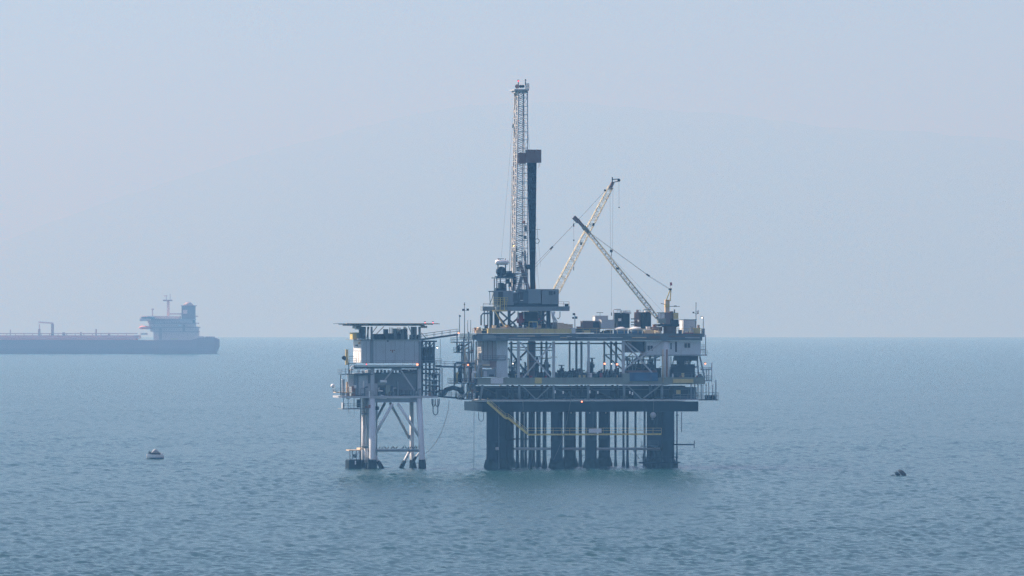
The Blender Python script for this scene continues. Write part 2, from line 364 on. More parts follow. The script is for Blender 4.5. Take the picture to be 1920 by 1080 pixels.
# upper deck
g = MB(); g.bx(893, 1317, 627, 638.6, 0, .35); g.bx(893, 1317, 625.2, 627, -.16, .35); g.bx(893, 1317, 637.4, 639.2, -.14, 0)
g.build('upper_girder', 'girder_grey', plat)
for k in range(26):
    x = rnd.uniform(900, 1290); y0 = rnd.uniform(627, 637); w = rnd.uniform(6, 46); MB().bx(x, min(x + w, 1312), y0, y0 + rnd.uniform(.7, 1.6), -.26 - k * .004, -.17).build('tray_or_sun_strip', rnd.choice(('grey_steel', 'tan', 'mid_steel', 'olive_grey', 'pale_steel', 'machine', 'rust')), plat)
MB().bx(893, 1317, 625.4, 637, .37, 23).build('upper_deck', 'mid_steel', plat)
for k in range(22):
    x = 898 + k * 19; MB().bx(x, x + .9, 627.2, 637.3, -.12, -.004).build('stiffener', 'girder_grey', plat)
MB().bx(954, 1169, 642.6, 645.6, 9, 9.3).build('beam', 'mid_steel', plat)
MB().bx(1185, 1212, 632, 634, -.3, -.17).build('pipe', 'tan', plat); MB().bx(1080, 1168, 632.4, 633.6, -.3, -.17).build('pipe', 'pale_steel', plat)
# pipe headers and skids standing low along the back of the main deck
for x0, x1, y0, v, mm in ((1041, 1100, 699, 13, 'machine'), (1108, 1166, 700.5, 14, 'machine'), (958, 1034, 698, 14, 'machine'), (1172, 1240, 690, 17, 'machine'), (1178, 1225, 682, 20, 'mid_steel')): MB().bx(x0, x1, y0, 708, v, v + 1.5).build('header_skid', mm, plat)
for k in range(74):
    x = rnd.choice((rnd.uniform(953, 1036), rnd.uniform(953, 1000), rnd.uniform(1042, 1166), rnd.uniform(1172, 1240), rnd.uniform(1172, 1240), rnd.uniform(1258, 1306))); v = rnd.uniform(4, 20); h = rnd.uniform(6, 15) if 1042 < x < 1166 else rnd.uniform(8, 34); w = rnd.uniform(1.2, 3.4)
    p0, p1 = L(x, 708, v), L(x, 708 - h, v); MB().path([p0, p1, p1 + Vector((rnd.choice((-.2, .2)), 0, .2)), p1 + Vector((rnd.uniform(-1.2, 1.2), 0, .25))], w / 16, 6).build('process_pipe', rnd.choice(('machine', 'machine', 'mid_steel', 'grey_steel', 'dark_steel')), plat)
for k in range(46):
    x = rnd.choice((rnd.uniform(953, 1036), rnd.uniform(1042, 1166), rnd.uniform(1172, 1240), rnd.uniform(1260, 1318))); v = rnd.uniform(.8, 6); h = rnd.uniform(3, 9); w = rnd.uniform(2, 6)
    MB().bx(x - w / 2, x + w / 2, 708 - h, 708, v, v + w / 8).build('valve_box', rnd.choice(('machine', 'mid_steel', 'rust', 'grey_steel', 'machine', 'tan', 'brown', 'white_paint', 'dull_yellow', 'red')), plat)
for y, v in ((651, 12), (656, 18)): MB().tube(L(955, y, v), L(1036, y + 1, v), .13, 6).build('process_pipe', 'mid_steel', plat)
for y, v in ((669, 12), (675, 18)): MB().tube(L(1172, y, v), L(1238, y, v), .14, 6).build('process_pipe', 'mid_steel', plat)
# railings on the decks
MB().rail([L(1080, 625, 0), L(1235, 625, 0)]).build('railing', 'dull_yellow', plat)
MB().rail([L(1268, 625, 0), L(1317, 625, 0), L(1282, 625, 24)]).build('railing', 'dull_yellow', plat)
MB().rail([L(1052, 707.5, .2), L(1166, 707.5, .2)]).build('railing', 'mid_steel', plat)
MB().rail([L(1258, 707.5, .2), L(1321, 707.5, .2)]).build('railing', 'mid_steel', plat)
MB().rail([L(886, 625, 0), L(918, 625, 0)]).build('railing', 'dull_yellow', plat)
MB().rail([L(1046, 751.5, .1), L(1100, 751.5, .1)], 1.0).build('railing', 'mid_steel', plat)
# the drilling skid, a long yellowish box on the upper deck edge
sk = MB(); sk.bx(915, 1078, 616.5, 624.8, 0.1, 1.1); sk.build('skid_beam', 'dull_yellow', plat, 'yellow brown skid beam under the drilling rig')
MB().bx(905, 1060, 617, 624.8, 18, 19).build('skid_beam', 'dull_yellow', plat)
for k in range(8): MB().bx(921 + k * 20, 922.2 + k * 20, 617, 624.6, .02, .095).build('stiffener', 'tan', plat)
MB().bx(916, 1000, 614.6, 616.4, -.1, .5).build('skid_rail', 'tan', plat)
# right end: balconies and their hangers
def balcony(x0, x1, y, v0, v1, h=1.1, m='grey_steel', name='balcony'):
    b = MB().bx(x0, x1, y, y + 1.8, v0, v1).build(name, m, plat)
    a, c, e, f = L(x0, y, v0), L(x1, y, v0), L(x1, y, v0), L(x0, y, v0)
    MB().rail([(a[0], v1, a[2]), a, c, (c[0], v1, c[2])], h).build('railing', m, b)
    return b
balcony(1311, 1326, 665, 1, 6); balcony(1311, 1323, 655, 8, 12)
balcony(1318, 1334, 713, 0, 6); balcony(1318, 1334, 692, 2, 5, .4); balcony(1312, 1347, 749, 3, 9, 1.6, 'machine')
for px, y0, y1 in ((1323, 628, 666), (1324.5, 693, 714), (1329, 693, 714), (1334.5, 680, 716), (1341.5, 712, 750), (1318, 722, 749), (1324, 720, 749), (1329, 716, 749), (1336, 722, 749)):
    MB().tube(L(px, y0, 3), L(px, y1, 3), .1, 6).build('hanger', 'pale_steel', plat)
MB().bx(1326, 1343, 741, 749, 4, 7).build('work_basket', 'machine', plat)
for a, b in (((1307, 668), (1310, 708)), ((1312, 668), (1321, 708))): MB().beam(L(*a, 2), L(*b, 2), .32).build('brace', 'grey_steel', plat)
# left end: stair tower with landings
for px, v, y0, y1 in ((857, 6, 628, 662), (870, 2, 632, 748), (879, 1, 622, 748), (888, 2, 630, 748), (866, 9, 640, 748), (893, 6, 640, 720), (884.5, 8, 640, 748), (852, 8, 690, 724)):
    MB().bx(px - 1.2, px + 1.2, y0, y1, v, v + .3).build('tower_post', 'pale_steel' if px in (870, 888) else 'grey_steel', plat)
for x0, x1, y, v0, v1 in ((853, 884, 641, 2, 8), (857, 888, 660, 3, 8), (852, 893, 718, 0, 9), (862, 893, 688, 2, 7), (866, 890, 748, 0, 8)): balcony(x0, x1, y, v0, v1, 1.0, 'mid_steel', 'landing')
for x0, y0, x1, y1, v in ((858, 660, 883, 641, 3), (864, 718, 886, 689, 3), (886, 688, 866, 661, 5), (868, 748, 889, 719, 2)):
    st = MB()
    for k in range(14): p = L(x0, y0, v).lerp(L(x1, y1, v), k / 13); st.box(p - Vector((.18, 0, .03)), p + Vector((.18, 1, .03)))
    st.beam(L(x0, y0, v), L(x1, y1, v), .08, .25); st.beam(L(x0, y0, v) + Vector((0, 1, 0)), L(x1, y1, v) + Vector((0, 1, 0)), .08, .25); st.build('stair', 'grey_steel', plat)
for k, (x, y0, y1, m, w) in enumerate(((862, 690, 716, 'machine', 7), (872, 655, 716, 'tan', 3), (875.5, 665, 716, 'white_paint', 2.2), (882, 690, 716, 'rust', 4), (886, 700, 717, 'white_paint', 4), (891, 676, 707, 'tan', 3), (876, 722, 747, 'grey_steel', 3), (883, 722, 735, 'tan', 5), (890, 722, 748, 'grey_steel', 4), (868.5, 640, 700, 'grey_steel', 2), (897, 686, 707, 'pale_steel', 5), (902.5, 690, 707, 'tan', 3), (856, 702, 718, 'dull_yellow', 5), (880, 660, 690, 'rust', 2.5))):
    p0, p1 = L(x, y1, 1.4 + .5 * (k % 4)), L(x, y0, 1.4 + .5 * (k % 4))
    MB().path([p0, p1, p1 + Vector((.15, 0, .25)), p1 + Vector((.9, 0, .3))], w / 16, 8).build('riser', m, plat)
for k in range(34):
    x = rnd.uniform(856, 903); y1 = rnd.choice((660, 688, 717, 717, 717, 748, 748)); h = rnd.uniform(5, 17); w = rnd.uniform(1.6, 5.5); v = rnd.uniform(.4, 6.5)
    if y1 == 660 and x > 888: continue
    mm = rnd.choice(['tan', 'white_paint', 'crane_cream', 'grey_steel', 'mid_steel', 'rust', 'dull_yellow', 'pale_steel', 'machine', 'brown'])
    if k % 2: MB().bx(x - w / 2, x + w / 2, y1 - h * .6, y1, v, v + w / 7).build('valve_box', mm, plat)
    else: p0, p1 = L(x, y1, v), L(x, y1 - h, v); MB().path([p0, p1, p1 + Vector((.1, 0, .18)), p1 + Vector((.5 + w / 8, 0, .22))], w / 26, 8).build('riser', mm, plat)
MB().path([L(853, 716, 1), L(853, 682, 1), L(856, 680, 1), L(890, 681, 1)], .2, 8).build('riser', 'mid_steel', plat)
# yellow walkway and stair between the legs
y = MB(); y.bx(990, 1240, 812.6, 816.4, -.6, .5); yw = y.build('walkway', 'yellow', plat, 'yellow walkway slung between the dark legs')
MB().rail([L(990, 813, -.6), L(1240, 813, -.6)], 1.3, 2.0).build('railing', 'dull_yellow', yw)
for a, b in (((914, 754), (948, 784)), ((948, 784), (953, 784)), ((953, 784), (989, 813))):
    p, q = L(*a, -.6), L(*b, -.6)
    MB().beam(p, q, .16, .5).build('stringer', 'yellow', yw); MB().beam(p + Vector((0, .9, 0)), q + Vector((0, .9, 0)), .14, .32).build('stringer', 'yellow', yw)
    MB().rail([p, q], 1.0, 1.6).build('railing', 'dull_yellow', yw)
st = MB()
for k in range(46):
    f = k / 45; p = L(915 + 74 * f, 754.5 + 58.5 * f, -.6); st.box(p + Vector((-.14, .05, -.02)), p + Vector((.14, .85, .02)))
st.build('tread', 'dull_yellow', yw, kind='stuff')
for px in (1010, 1060, 1112, 1160, 1200, 1232): MB().beam(L(px, 771, -.1), L(px, 813, -.1), .05).build('hanger', 'mid_steel', yw)
MB().bx(1104, 1128, 803.5, 811.5, -.75, -.68).build('sign_panel', 'sign_white', plat, 'pale board hung on the walkway railing')
# boat landing at the foot of the right hand legs
b = MB(); b.bx(1200, 1276, 866, 869, -2.2, -.6); b.bx(1204, 1272, 856, 858, -2.0, -.8)
for px in (1206, 1214, 1222, 1231, 1240, 1250, 1260, 1268): b.bx(px - .7, px + .7, 850, 878, -2.1, -1.9)
b.build('boat_landing', 'dark_steel', plat)
MB().bx(1203, 1234, 835.5, 837.5, -1.4, 0).build('landing', 'mid_steel', plat); MB().rail([L(1203, 835.5, -1.4), L(1234, 835.5, -1.4)], 1.1).build('railing', 'mid_steel', plat)
MB().bx(1213, 1240, 803, 835, -.6, -.5).build('ladder_cage', 'machine', plat)
# swing arm over the water on the right
arm = MB().tube(L(1262, 833.4, .6), L(1302, 833.8, -1), .16, 8).build('boom_arm', 'dark_steel', plat); MB().tube(L(1301.6, 826, -1), L(1301.6, 840, -1), .1, 6).build('arm_post', 'dark_steel', arm)
MB().tube(L(1278, 773, 1), L(1278, 810, 1), .09, 6).build('drain_pipe', 'mid_steel', plat); MB().tube(L(1267, 779, 2), L(1272, 778, 2), .15, 6).build('stub', 'dark_steel', plat)
# small white lamps' housings and drains under the deck
for px, py in ((1041, 735), (1056, 736), (1106, 735), (1121, 736), (1181, 736), (1186, 738)): MB().bx(px - 1.2, px + 1.2, py - 3, py + 2.5, -.5, -.36).build('junction_box', 'white_paint', plat)
for px in (929, 1071, 1106, 1136, 981): MB().bx(px - .9, px + .9, 773, 775, .2, .4).build('drain', 'pale_steel', plat)
# ---------------------------------------------------------------- drilling rig
rig = thing('drilling_rig', 'tall drilling rig with a slim lattice mast and grey wind walls', 'drilling rig', L(985, 616, 8))
V0 = 3.0                                                     # front of the rig floor
# substructure
for px, v, w in ((932, V0, 8), (1029, V0, 7), (921, 14, 6), (1018, 14, 6), (955, V0 + 6, 5), (1012, V0 + 6, 5)):
    MB().bx(px - w / 2, px + w / 2, 583, 616.5, v, v + w / 8).build('substructure_leg', 'machine' if w > 6 else 'mid_steel', rig)
for a, b, v in (((937, 584), (966, 609), V0 + .2), ((966, 584), (937, 609), V0 + .5), ((1007, 606), (1027, 586), V0 + .2), ((1009, 586), (1025, 606), V0 + .5), ((928, 585), (950, 612), 12), ((953, 612), (985, 585), 12.5)):
    MB().beam(L(*a, v), L(*b, v), .36).build('brace', 'mid_steel', rig)
# floor
MB().bx(930, 1068, 575, 583, V0 - .6, V0 + 11).build('rig_floor', 'grey_steel', rig)
MB().bx(1042, 1068.5, 574.4, 577, V0 - .75, V0 + 6).build('floor_edge', 'grey_steel', rig)
MB().bx(905, 926, 574.5, 583, V0 + 1, V0 + 4).build('side_platform', 'grey_steel', rig); MB().rail([L(906, 574.5, V0 + 1), L(925, 574.5, V0 + 1)], .7).build('railing', 'mid_steel', rig)
MB().rail([L(1047, 574.5, V0 - .4), L(1067, 574.5, V0 - .4)]).build('railing', 'mid_steel', rig); MB().bx(1060, 1066, 570, 574.4, V0, V0 + .8).build('cabinet', 'machine', rig)
# yellow stair and railings on the left end
for x in (938, 946): MB().bx(x - .8, x + .8, 558, 583, V0 - .9, V0 - .75).build('stair_post', 'yellow', rig)
MB().rail([L(925, 576, V0 - .7), L(950, 576, V0 - .7)], 1.3, 1.0).build('railing', 'yellow', rig); MB().rail([L(925, 566, V0 - .7), L(952, 566, V0 - .7)], 1.0, 1.0).build('railing', 'yellow', rig)
MB().bx(924, 951, 581, 584, V0 - 1.0, V0 - .62).build('kick_plate', 'dull_yellow', rig)
st = MB()
for k in range(9): p = L(928 + k * 2.2, 583 + k * 3.6, V0 - .8); st.box(p - Vector((.16, .4, .03)), p + Vector((.16, .4, .03)))
st.beam(L(927, 582, V0 - 1.2), L(947, 615, V0 - 1.2), .1, .25); st.beam(L(927, 582, V0 - .4), L(947, 615, V0 - .4), .1, .25); st.build('stair', 'dull_yellow', rig)
# wind walls, each with the openings the photograph shows
def wall(x0, x1, y0, y1, v0, v1, m, openings=()):
    w = MB().bx(x0, x1, y0, y1, v0, v1).build('wind_wall', m, rig)
    for a, b, c, d_ in openings: MB().bx(a, b, c, d_, v0 - .05, v0 + .03).build('window', 'window_dark', w)
    n = max(2, round((x1 - x0) / 5)); r_ = MB()
    for k in range(n + 1): px = x0 + (x1 - x0) * k / n; r_.bx(px - .25, px + .25, y0 + .3, y1 - .3, v0 - .035, v0 - .003)
    r_.build('wall_rib', m, w, kind='stuff'); return w
wall(926, 963, 545, 572, V0, V0 + 3, 'grey_steel', ((934, 943.5, 547, 571.5), (962, 963, 550, 566)))
wall(963, 975, 548, 572, V0 + .5, V0 + 4, 'mid_steel', ((963.5, 970.5, 550, 564), (975, 975.1, 550, 560)))
wall(973.5, 991, 542.5, 568.5, V0 + .2, V0 + 5, 'mid_steel', ((974.5, 981, 548, 564), (984, 990, 545, 549)))
wall(991, 1014, 542, 569, V0, V0 + 4, 'grey_steel')
wall(1016, 1047.5, 542, 570, V0, V0 + 4, 'grey_steel', ((1029, 1036.5, 545.5, 553.5), (1037.5, 1041.5, 546, 552)))
MB().bx(940, 1047, 568.5, 575.4, V0 + .3, V0 + 10).build('floor_skirt', 'machine', rig)
MB().bx(976, 981, 562.5, 564, V0 - .2, V0 + .1).build('lamp_housing', 'white_paint', rig)
MB().bx(917, 927, 545.5, 547.5, V0, V0 + 1).build('gantry_beam', 'mid_steel', rig)
for a, b in (((918, 546), (919, 571)), ((926, 550), (918, 571))): MB().beam(L(*a, V0 + .5), L(*b, V0 + .5), .14).build('brace', 'mid_steel', rig)
# engine platform left of the mast
MB().bx(930, 968, 519.5, 522, V0 + 1, V0 + 7).build('engine_platform', 'mid_steel', rig)
for px, v in ((931.5, V0 + 1.2), (938, V0 + 1.2), (949, V0 + 1.2), (955, V0 + 4), (962, V0 + 1.2), (927, V0 + 6)): MB().bx(px - .8, px + .8, 521, 546, v, v + .2).build('platform_post', 'machine', rig)
MB().bx(936, 945, 530, 543, V0 + 2, V0 + 4).build('winch', 'machine', rig); MB().bx(930, 950, 540, 545.5, V0 + 1.2, V0 + 4).build('base_frame', 'machine', rig)
MB().bx(949, 963, 512, 519.5, V0 + 2, V0 + 5).build('drive_unit', 'machine', rig); MB().bx(951, 960, 508, 512, V0 + 2, V0 + 4).build('drive_unit', 'mid_steel', rig)
MB().rail([L(931, 532, V0 + 1), L(955, 532, V0 + 1)], 1.0, 1).build('railing', 'mid_steel', rig)
for x, y0, w, m in ((952, 527, 4, 'machine'), (957, 533, 5, 'mid_steel'), (947, 536, 3, 'grey_steel'), (965, 528, 4, 'machine')): MB().bx(x - w / 2, x + w / 2, y0 - 4, y0 + 5, V0 + 2, V0 + 3).build('gearbox', m, rig)
# mast: four legs, lacing on each face
MV0, MV1 = 7.0, 11.6
def mcorner(i, f):                                            # f 0 bottom .. 1 top
    v = (MV0, MV0, MV1, MV1)[i]; y = 545 - 377 * f
    xf = ((965.5, 972.2), (989.5, 989.0), (982.5, 982.2), (958.5, 965.4))[i]
    return L(xf[0] + (xf[1] - xf[0]) * f, y, v)
for i in range(4): MB().beam(mcorner(i, 0), mcorner(i, 1), .30 if i in (0, 3) else .22).build('mast_leg', 'mast_paint' if i in (0, 3) else 'pale_steel', rig)  # left pair thicker and paler, the sunlit side put into their colour
lac = MB(); N = 28
for k in range(N + 1):
    f = k / N
    for a, b in ((0, 1), (1, 2), (2, 3), (3, 0)):
        lac.beam(mcorner(a, f), mcorner(b, f), .12)
        if k < N and (a, b) != (0, 1):
            p, q = (mcorner(a, f), mcorner(b, f + 1 / N)) if k % 2 else (mcorner(b, f), mcorner(a, f + 1 / N)); lac.beam(p, q, 0.11 if (a, b) == (3, 0) else .07)
lac.build('mast_lacing', 'mast_paint', rig, kind='stuff')
for k in range(24): MB().beam(mcorner(0, k / 24) - Vector((0, .12, 0)), mcorner(1, k / 24) - Vector((0, .12, 0)), .13).build('girt', 'grey_steel', rig)
# ladder with zigzag hoop bars up the front of the mast
ld = MB()
for k in range(104):
    f = k / 104; a, b = mcorner(0, f).lerp(mcorner(1, f), .08), mcorner(0, f).lerp(mcorner(1, f), .55); c = mcorner(0, f + 1 / 104).lerp(mcorner(1, f + 1 / 104), .55)
    ld.beam(a + Vector((0, .3, 0)), c + Vector((0, .3, 0)), .12); 
ld.build('ladder_rung', 'grey_steel', rig, kind='stuff')
MB().beam(mcorner(0, 0).lerp(mcorner(1, 0), .56) + Vector((0, .3, 0)), mcorner(0, 1).lerp(mcorner(1, 1), .56) + Vector((0, .3, 0)), .16).build('ladder_rail', 'mid_steel', rig)
MB().beam(mcorner(3, .0).lerp(mcorner(0, 0), .5), mcorner(3, 1).lerp(mcorner(0, 1), .5), .38, .2).build('tray_or_sun_strip', 'white_paint', rig)  # white strip added so the left face reads as sunlit
MB().tube(mcorner(3, 0) - Vector((.5, 0, 0)), mcorner(3, .62) - Vector((.35, 0, 0)), .07, 6).build('standpipe', 'grey_steel', rig)
MB().path([L(964.5, 252, 9), L(963.5, 236, 9), L(962, 232, 9), L(961, 236, 9), L(961, 240, 9)], .12, 6).build('gooseneck', 'mid_steel', rig)
MB().bx(965, 967.5, 176, 182, 10, 10.4).build('junction_box', 'machine', rig); MB().beam(L(967, 180, 10), L(966, 197, 10), .2).build('cable_loop', 'machine', rig)
# mast foot: thick legs and the leaning strut
for a, b, w, m in (((968, 520), (962, 545), .7, 'pale_steel'), ((978, 519), (972, 545), .7, 'grey_steel'), ((974, 490), (992, 545), .75, 'brown'), ((964, 470), (964, 545), .45, 'grey_steel'), ((984, 470), (988, 545), .4, 'grey_steel'), ((980, 520), (991, 545), .3, 'pale_steel')):
    MB().beam(L(*a, MV0 + .5), L(*b, MV0 + .5), w).build('mast_foot', m, rig)
MB().bx(955, 990, 512, 514.5, MV0 - .4, MV1).build('mast_platform', 'grey_steel', rig)
for x, y0, w, h, m in ((968, 478, 4, 12, 'machine'), (968.5, 462, 3, 10, 'machine'), (972, 500, 5, 9, 'mid_steel'), (980, 472, 3, 8, 'grey_steel'), (986, 422, 4, 12, 'mid_steel'), (983, 414, 3, 5, 'rust'), (985, 442, 5, 6, 'mid_steel'), (977, 440, 8, 3, 'grey_steel')):
    MB().bx(x - w / 2, x + w / 2, y0, y0 + h, MV0 + 1, MV0 + 2).build('mast_fitting', m, rig)
for y in (382, 455): MB().bx(963, 970.5, y, y + 3.5, 9, 9.5).build('mast_fitting', 'white_paint', rig)
# crown
MB().bx(964.5, 992, 167, 169.5, MV0 - .8, MV1 + .8).build('crown_platform', 'pale_steel', rig); MB().rail([L(986, 167, MV0 - .7), L(992, 167, MV0 - .7), L(985, 167, MV1)], 1.3, .8).build('railing', 'mid_steel', rig)
for x in (969.5, 976, 980): MB().tube(L(x, 162, MV0 + 1), L(x + 1, 162, MV0 + 1.5), .5 if x < 970 else .36, 14).build('crown_sheave', 'brown' if x < 970 else 'machine', rig)
MB().bx(966, 990, 169.5, 174, MV0, MV1).build('crown_beam', 'pale_steel', rig)
MB().bx(971.3, 972.9, 152, 160, 9, 9.2).build('beacon_post', 'brown', rig); MB().bx(984.5, 986.2, 152, 160, 9, 9.2).build('beacon_post', 'machine', rig); MB().ball(L(985.3, 150, 9), .2).build('beacon', 'machine', rig)
# racking board with its fingers
rb = MB().bx(985, 1015, 280.5, 305, MV0 - .6, MV0 - .5).build('racking_board', 'brown', rig)
MB().bx(985.2, 1014.8, 281, 304.8, MV0 + 3.4, MV0 + 3.5).build('board_panel', 'brown', rb); MB().bx(1013.8, 1014.8, 281, 304.6, MV0 - .48, MV0 + 3.4).build('board_panel', 'brown', rb)
MB().bx(971.5, 986, 286.5, 307, MV0 - .5, MV0 - .4).build('board_panel', 'brown', rb); MB().bx(986, 1014, 303, 304.6, MV0 - .45, MV0 + 3.3).build('board_floor', 'machine', rb)
for k in range(5): MB().bx(987.5 + k * 5, 988.3 + k * 5, 281.5, 304, MV0 - .66, MV0 - .61).build('board_rib', 'brown', rb)
for x in (1012.3, 1010.5, 990): MB().beam(L(x, 305, MV0), L(x - .5, 313 + rnd.uniform(-3, 2), MV0), .05).build('rope_end', 'rope', rb)
for a, b in (((964, 200), (940, 482)), ((989, 240), (1014, 500)), ((989, 215), (1007, 520)), ((990, 300), (1011, 540))): MB().tube(L(*a, 9), L(*b, 7), .018, 5).build('guy_line', 'cable', rig)
MB().beam(L(988, 431.5, MV0 - .5), L(1013, 430, MV0 - .5), .09).build('tong_arm', 'mid_steel', rig)
MB().bx(988, 996, 496, 505, MV0 - .6, MV0 + .6).build('stop_block', 'pipe_steel', rig)
ring = MB(); ring.path([L(1007.3 + 4 * math.cos(t), 452 + 4.3 * math.sin(t), MV0 - .5) for t in [2 * math.pi * k / 16 for k in range(17)]], .07, 5)
hr = ring.build('hose_loop', 'mid_steel', rig); MB().tube(L(1007.3, 430.5, MV0 - .5), L(1007.3, 449, MV0 - .5), .03, 5).build('sling', 'cable', hr)
# hoses and pipes below the floor
for dx in (0, 3.2, 6.4): MB().path([L(1034 + dx, 584, V0 - .5), L(1035.5 + dx * .4, 592, V0 - .6), L(1038 + dx, 603, V0 - .6), L(1036 + dx * 1.3, 616, V0 - .5)], .14, 6).build('mud_hose', 'pale_steel', rig)
MB().path([L(1050, 584, V0), L(1050, 594, V0), L(1047, 598, V0), L(1044, 596, V0)], .1, 6).build('hose', 'mid_steel', rig)
MB().path([L(902, 610, V0), L(902, 592, V0), L(905, 588, V0), L(922, 587, V0)], .2, 8).build('vent_pipe', 'mid_steel', rig)
for x in (914.5, 908, 921): MB().tube(L(x, 583, V0 + 2), L(x, 612, V0 + 2), .14, 6).build('platform_post', 'mid_steel', rig)
# blowout preventer stack under the floor
for k in range(30):
    x = rnd.uniform(908, 1062); v = V0 + rnd.uniform(0, 7); h = rnd.uniform(3, 12); w = rnd.uniform(2, 7); top = 616.5
    MB().bx(x - w / 2, x + w / 2, top - h, top, v, v + w / 8).build('rig_fitting', rnd.choice(('tan', 'machine', 'mid_steel', 'dull_yellow', 'rust', 'pale_steel', 'brown', 'olive_grey')), rig)
bop = thing('blowout_preventer', 'red and dark valve stack under the drill floor', 'valve stack', L(990, 614, 6))
c = L(976, 600, 6); MB().lathe(c, [(.5, L(0, 615, 6)[2]), (.5, c[2] - .8), (.9, c[2] - .7), (.95, c[2] + .6), (.6, c[2] + .9), (.5, L(0, 586, 6)[2])], 14).build('annular_body', 'red', bop)
for x in (971.5, 982): MB().bx(x - 1, x + 1, 584, 598, 5, 5.3).build('guide_post', 'white_paint', bop)
MB().bx(982, 1008, 584, 605, 6, 9).build('ram_body', 'machine', bop); MB().bx(985, 1003, 604, 614, 6.5, 8.5).build('ram_body', 'machine', bop); MB().tube(L(1010, 601, 6), L(1016, 598, 6), .45, 12).build('ram_bonnet', 'red', bop)
MB().tube(L(978, 607, 5.2), L(1003, 607, 5.2), .3, 8).build('choke_line', 'machine', bop)
# racked drill pipe: a dark bundle leaning into the racking board
dp = thing('drill_pipe_bundle', 'dark bundle of drill pipe standing upright beside the mast', 'drill pipe', L(998, 545, MV0 + 1))
for i in range(11):
    for j in range(4):
        xb_, xt = 995.4 + i * .70, 989.2 + i * 1.62
        MB().tube(L(xb_ - j * .1, 545, MV0 + .2 + j * .35), L(xt, 296, MV0 - .2 + j * .8), .115, 6).build('drill_pipe', 'pipe_steel', dp)
# tank and reel on the engine platform
tk = thing('fuel_tank', 'small white horizontal tank on top of the rig beside the mast', 'tank', L(941, 497, V0 + 3))
p, q = L(928.5, 492, V0 + 3), L(954, 492, V0 + 3)
MB().path([p, p + Vector((.12, 0, 0)), p + Vector((.4, 0, 0)), q - Vector((.4, 0, 0)), q - Vector((.12, 0, 0)), q], [.2, .48, .6, .6, .48, .2], 16).build('shell', 'white_paint', tk)
for x in (934, 948): MB().bx(x - 1, x + 1, 495, 520, V0 + 2.8, V0 + 3.2).build('saddle', 'mid_steel', tk)
for x in (935, 938, 948): MB().bx(x - .6, x + .6, 484.5, 488, V0 + 2.9, V0 + 3.1).build('vent', 'brown', tk)
MB().bx(933, 945, 484.5, 485.5, V0 + 2.9, V0 + 3.1).build('top_pipe', 'mid_steel', tk)
fr = thing('cooling_fan', 'round dark fan drum below the small white tank', 'fan', L(940.5, 520, V0 + 1.6))
c = L(940.5, 509, V0 + 1.4); MB().path([c, c + Vector((0, .25, 0)), c + Vector((0, 1.2, 0))], [1.1, 1.16, 1.16], 24).build('drum', 'machine', fr)
for k in range(6): t = k * math.pi / 3 + .3; MB().beam(c - Vector((0, .03, 0)), c + Vector((1.05 * math.cos(t), -.03, 1.05 * math.sin(t))), .28, .04).build('blade', 'mid_steel', fr)
MB().bx(930, 951, 517.6, 519.6, V0 + 1.2, V0 + 3).build('base', 'machine', fr)
# ---------------------------------------------------------------- cranes
def boom(root, pts, wid, nb, m, lm, ends=True):
    """lattice boom along pts (two points): four chords and lacing"""
    p, q = Vector(pts[0]), Vector(pts[1]); d = (q - p).normalized(); side = Vector((0, 1, 0)); up = d.cross(side).normalized()
    def w(f): return wid[0] + (wid[1] - wid[0]) * min(1, f / .12) if f < .12 else wid[1] + (wid[2] - wid[1]) * max(0, (f - .12) / .88)
    def c(i, f): a = w(f) * .5; return p.lerp(q, f) + up * a * (1, 1, -1, -1)[i] + side * a * (1, -1, -1, 1)[i]
    for i in range(4):
        MB().path([c(i, 0), c(i, .12), c(i, 1)], .10, 6).build('chord', m, root)
    lc = MB()
    for k in range(nb + 1):
        f = k / nb
        for a, b in ((0, 1), (1, 2), (2, 3), (3, 0)):
            if k % 3 == 0: lc.beam(c(a, f), c(b, f), .07)
            if k < nb: lc.beam(*((c(a, f), c(b, f + 1 / nb)) if k % 2 else (c(b, f), c(a, f + 1 / nb))), .065)
    lc.build('lacing', lm, root, kind='stuff')
cr = thing('crane', 'yellow pedestal crane at the right end with its boom leaning left', 'crane', L(1257, 632, 3))
CV = 3.0
c = L(1256, 632, CV + 1.6)
MB().lathe(c, [(1.55, L(0, 632, CV)[2]), (1.55, L(0, 614, CV)[2]), (1.9, L(0, 613, CV)[2]), (1.9, L(0, 610, CV)[2])], 20).build('pedestal', 'brown', cr)
MB().bx(1234, 1274, 607.5, 612, CV - .6, CV + 4).build('turntable', 'machine', cr)
pil = L(1249.5, 722, .3); MB().lathe((pil[0], pil[1] + .9, 0), [(.94, pil[2]), (.94, L(0, 632, 1)[2])], 24).build('king_post', 'leg_white', cr)
MB().tube(L(1243, 718, .1), L(1243, 655, .1), .16, 6).build('post_pipe', 'tan', cr); MB().bx(1249, 1252, 655, 708, .1, .16).build('post_strip', 'rust', cr)
cab = MB().box(L(1234, 606, CV), Vector((L(1249, 597, CV)[0], CV + 1.6, L(0, 597, CV)[2]))).build('cab', 'olive_grey', cr)
for px in (1233.4, 1238.8, 1246.3): MB().bx(px, px + .9, 586.8, 597, CV, CV + .1).build('window_post', 'olive_grey', cab)
for px in (1233.4, 1246.3): MB().bx(px, px + .9, 586.8, 597, CV + 1.5, CV + 1.6).build('window_post', 'olive_grey', cab)
MB().bx(1233, 1247.5, 585.6, 587.2, CV - .1, CV + 1.7).build('cab_roof', 'olive_grey', cab); MB().bx(1234.4, 1246.2, 587.3, 596.8, CV + .03, CV + .06).build('windscreen', 'sign_white', cab)
MB().bx(1247, 1257, 586, 607.5, CV + .2, CV + 3).build('machine_house', 'brown', cr); MB().bx(1257, 1263, 583.5, 600, CV + 1, CV + 3).build('winch', 'brown', cr)
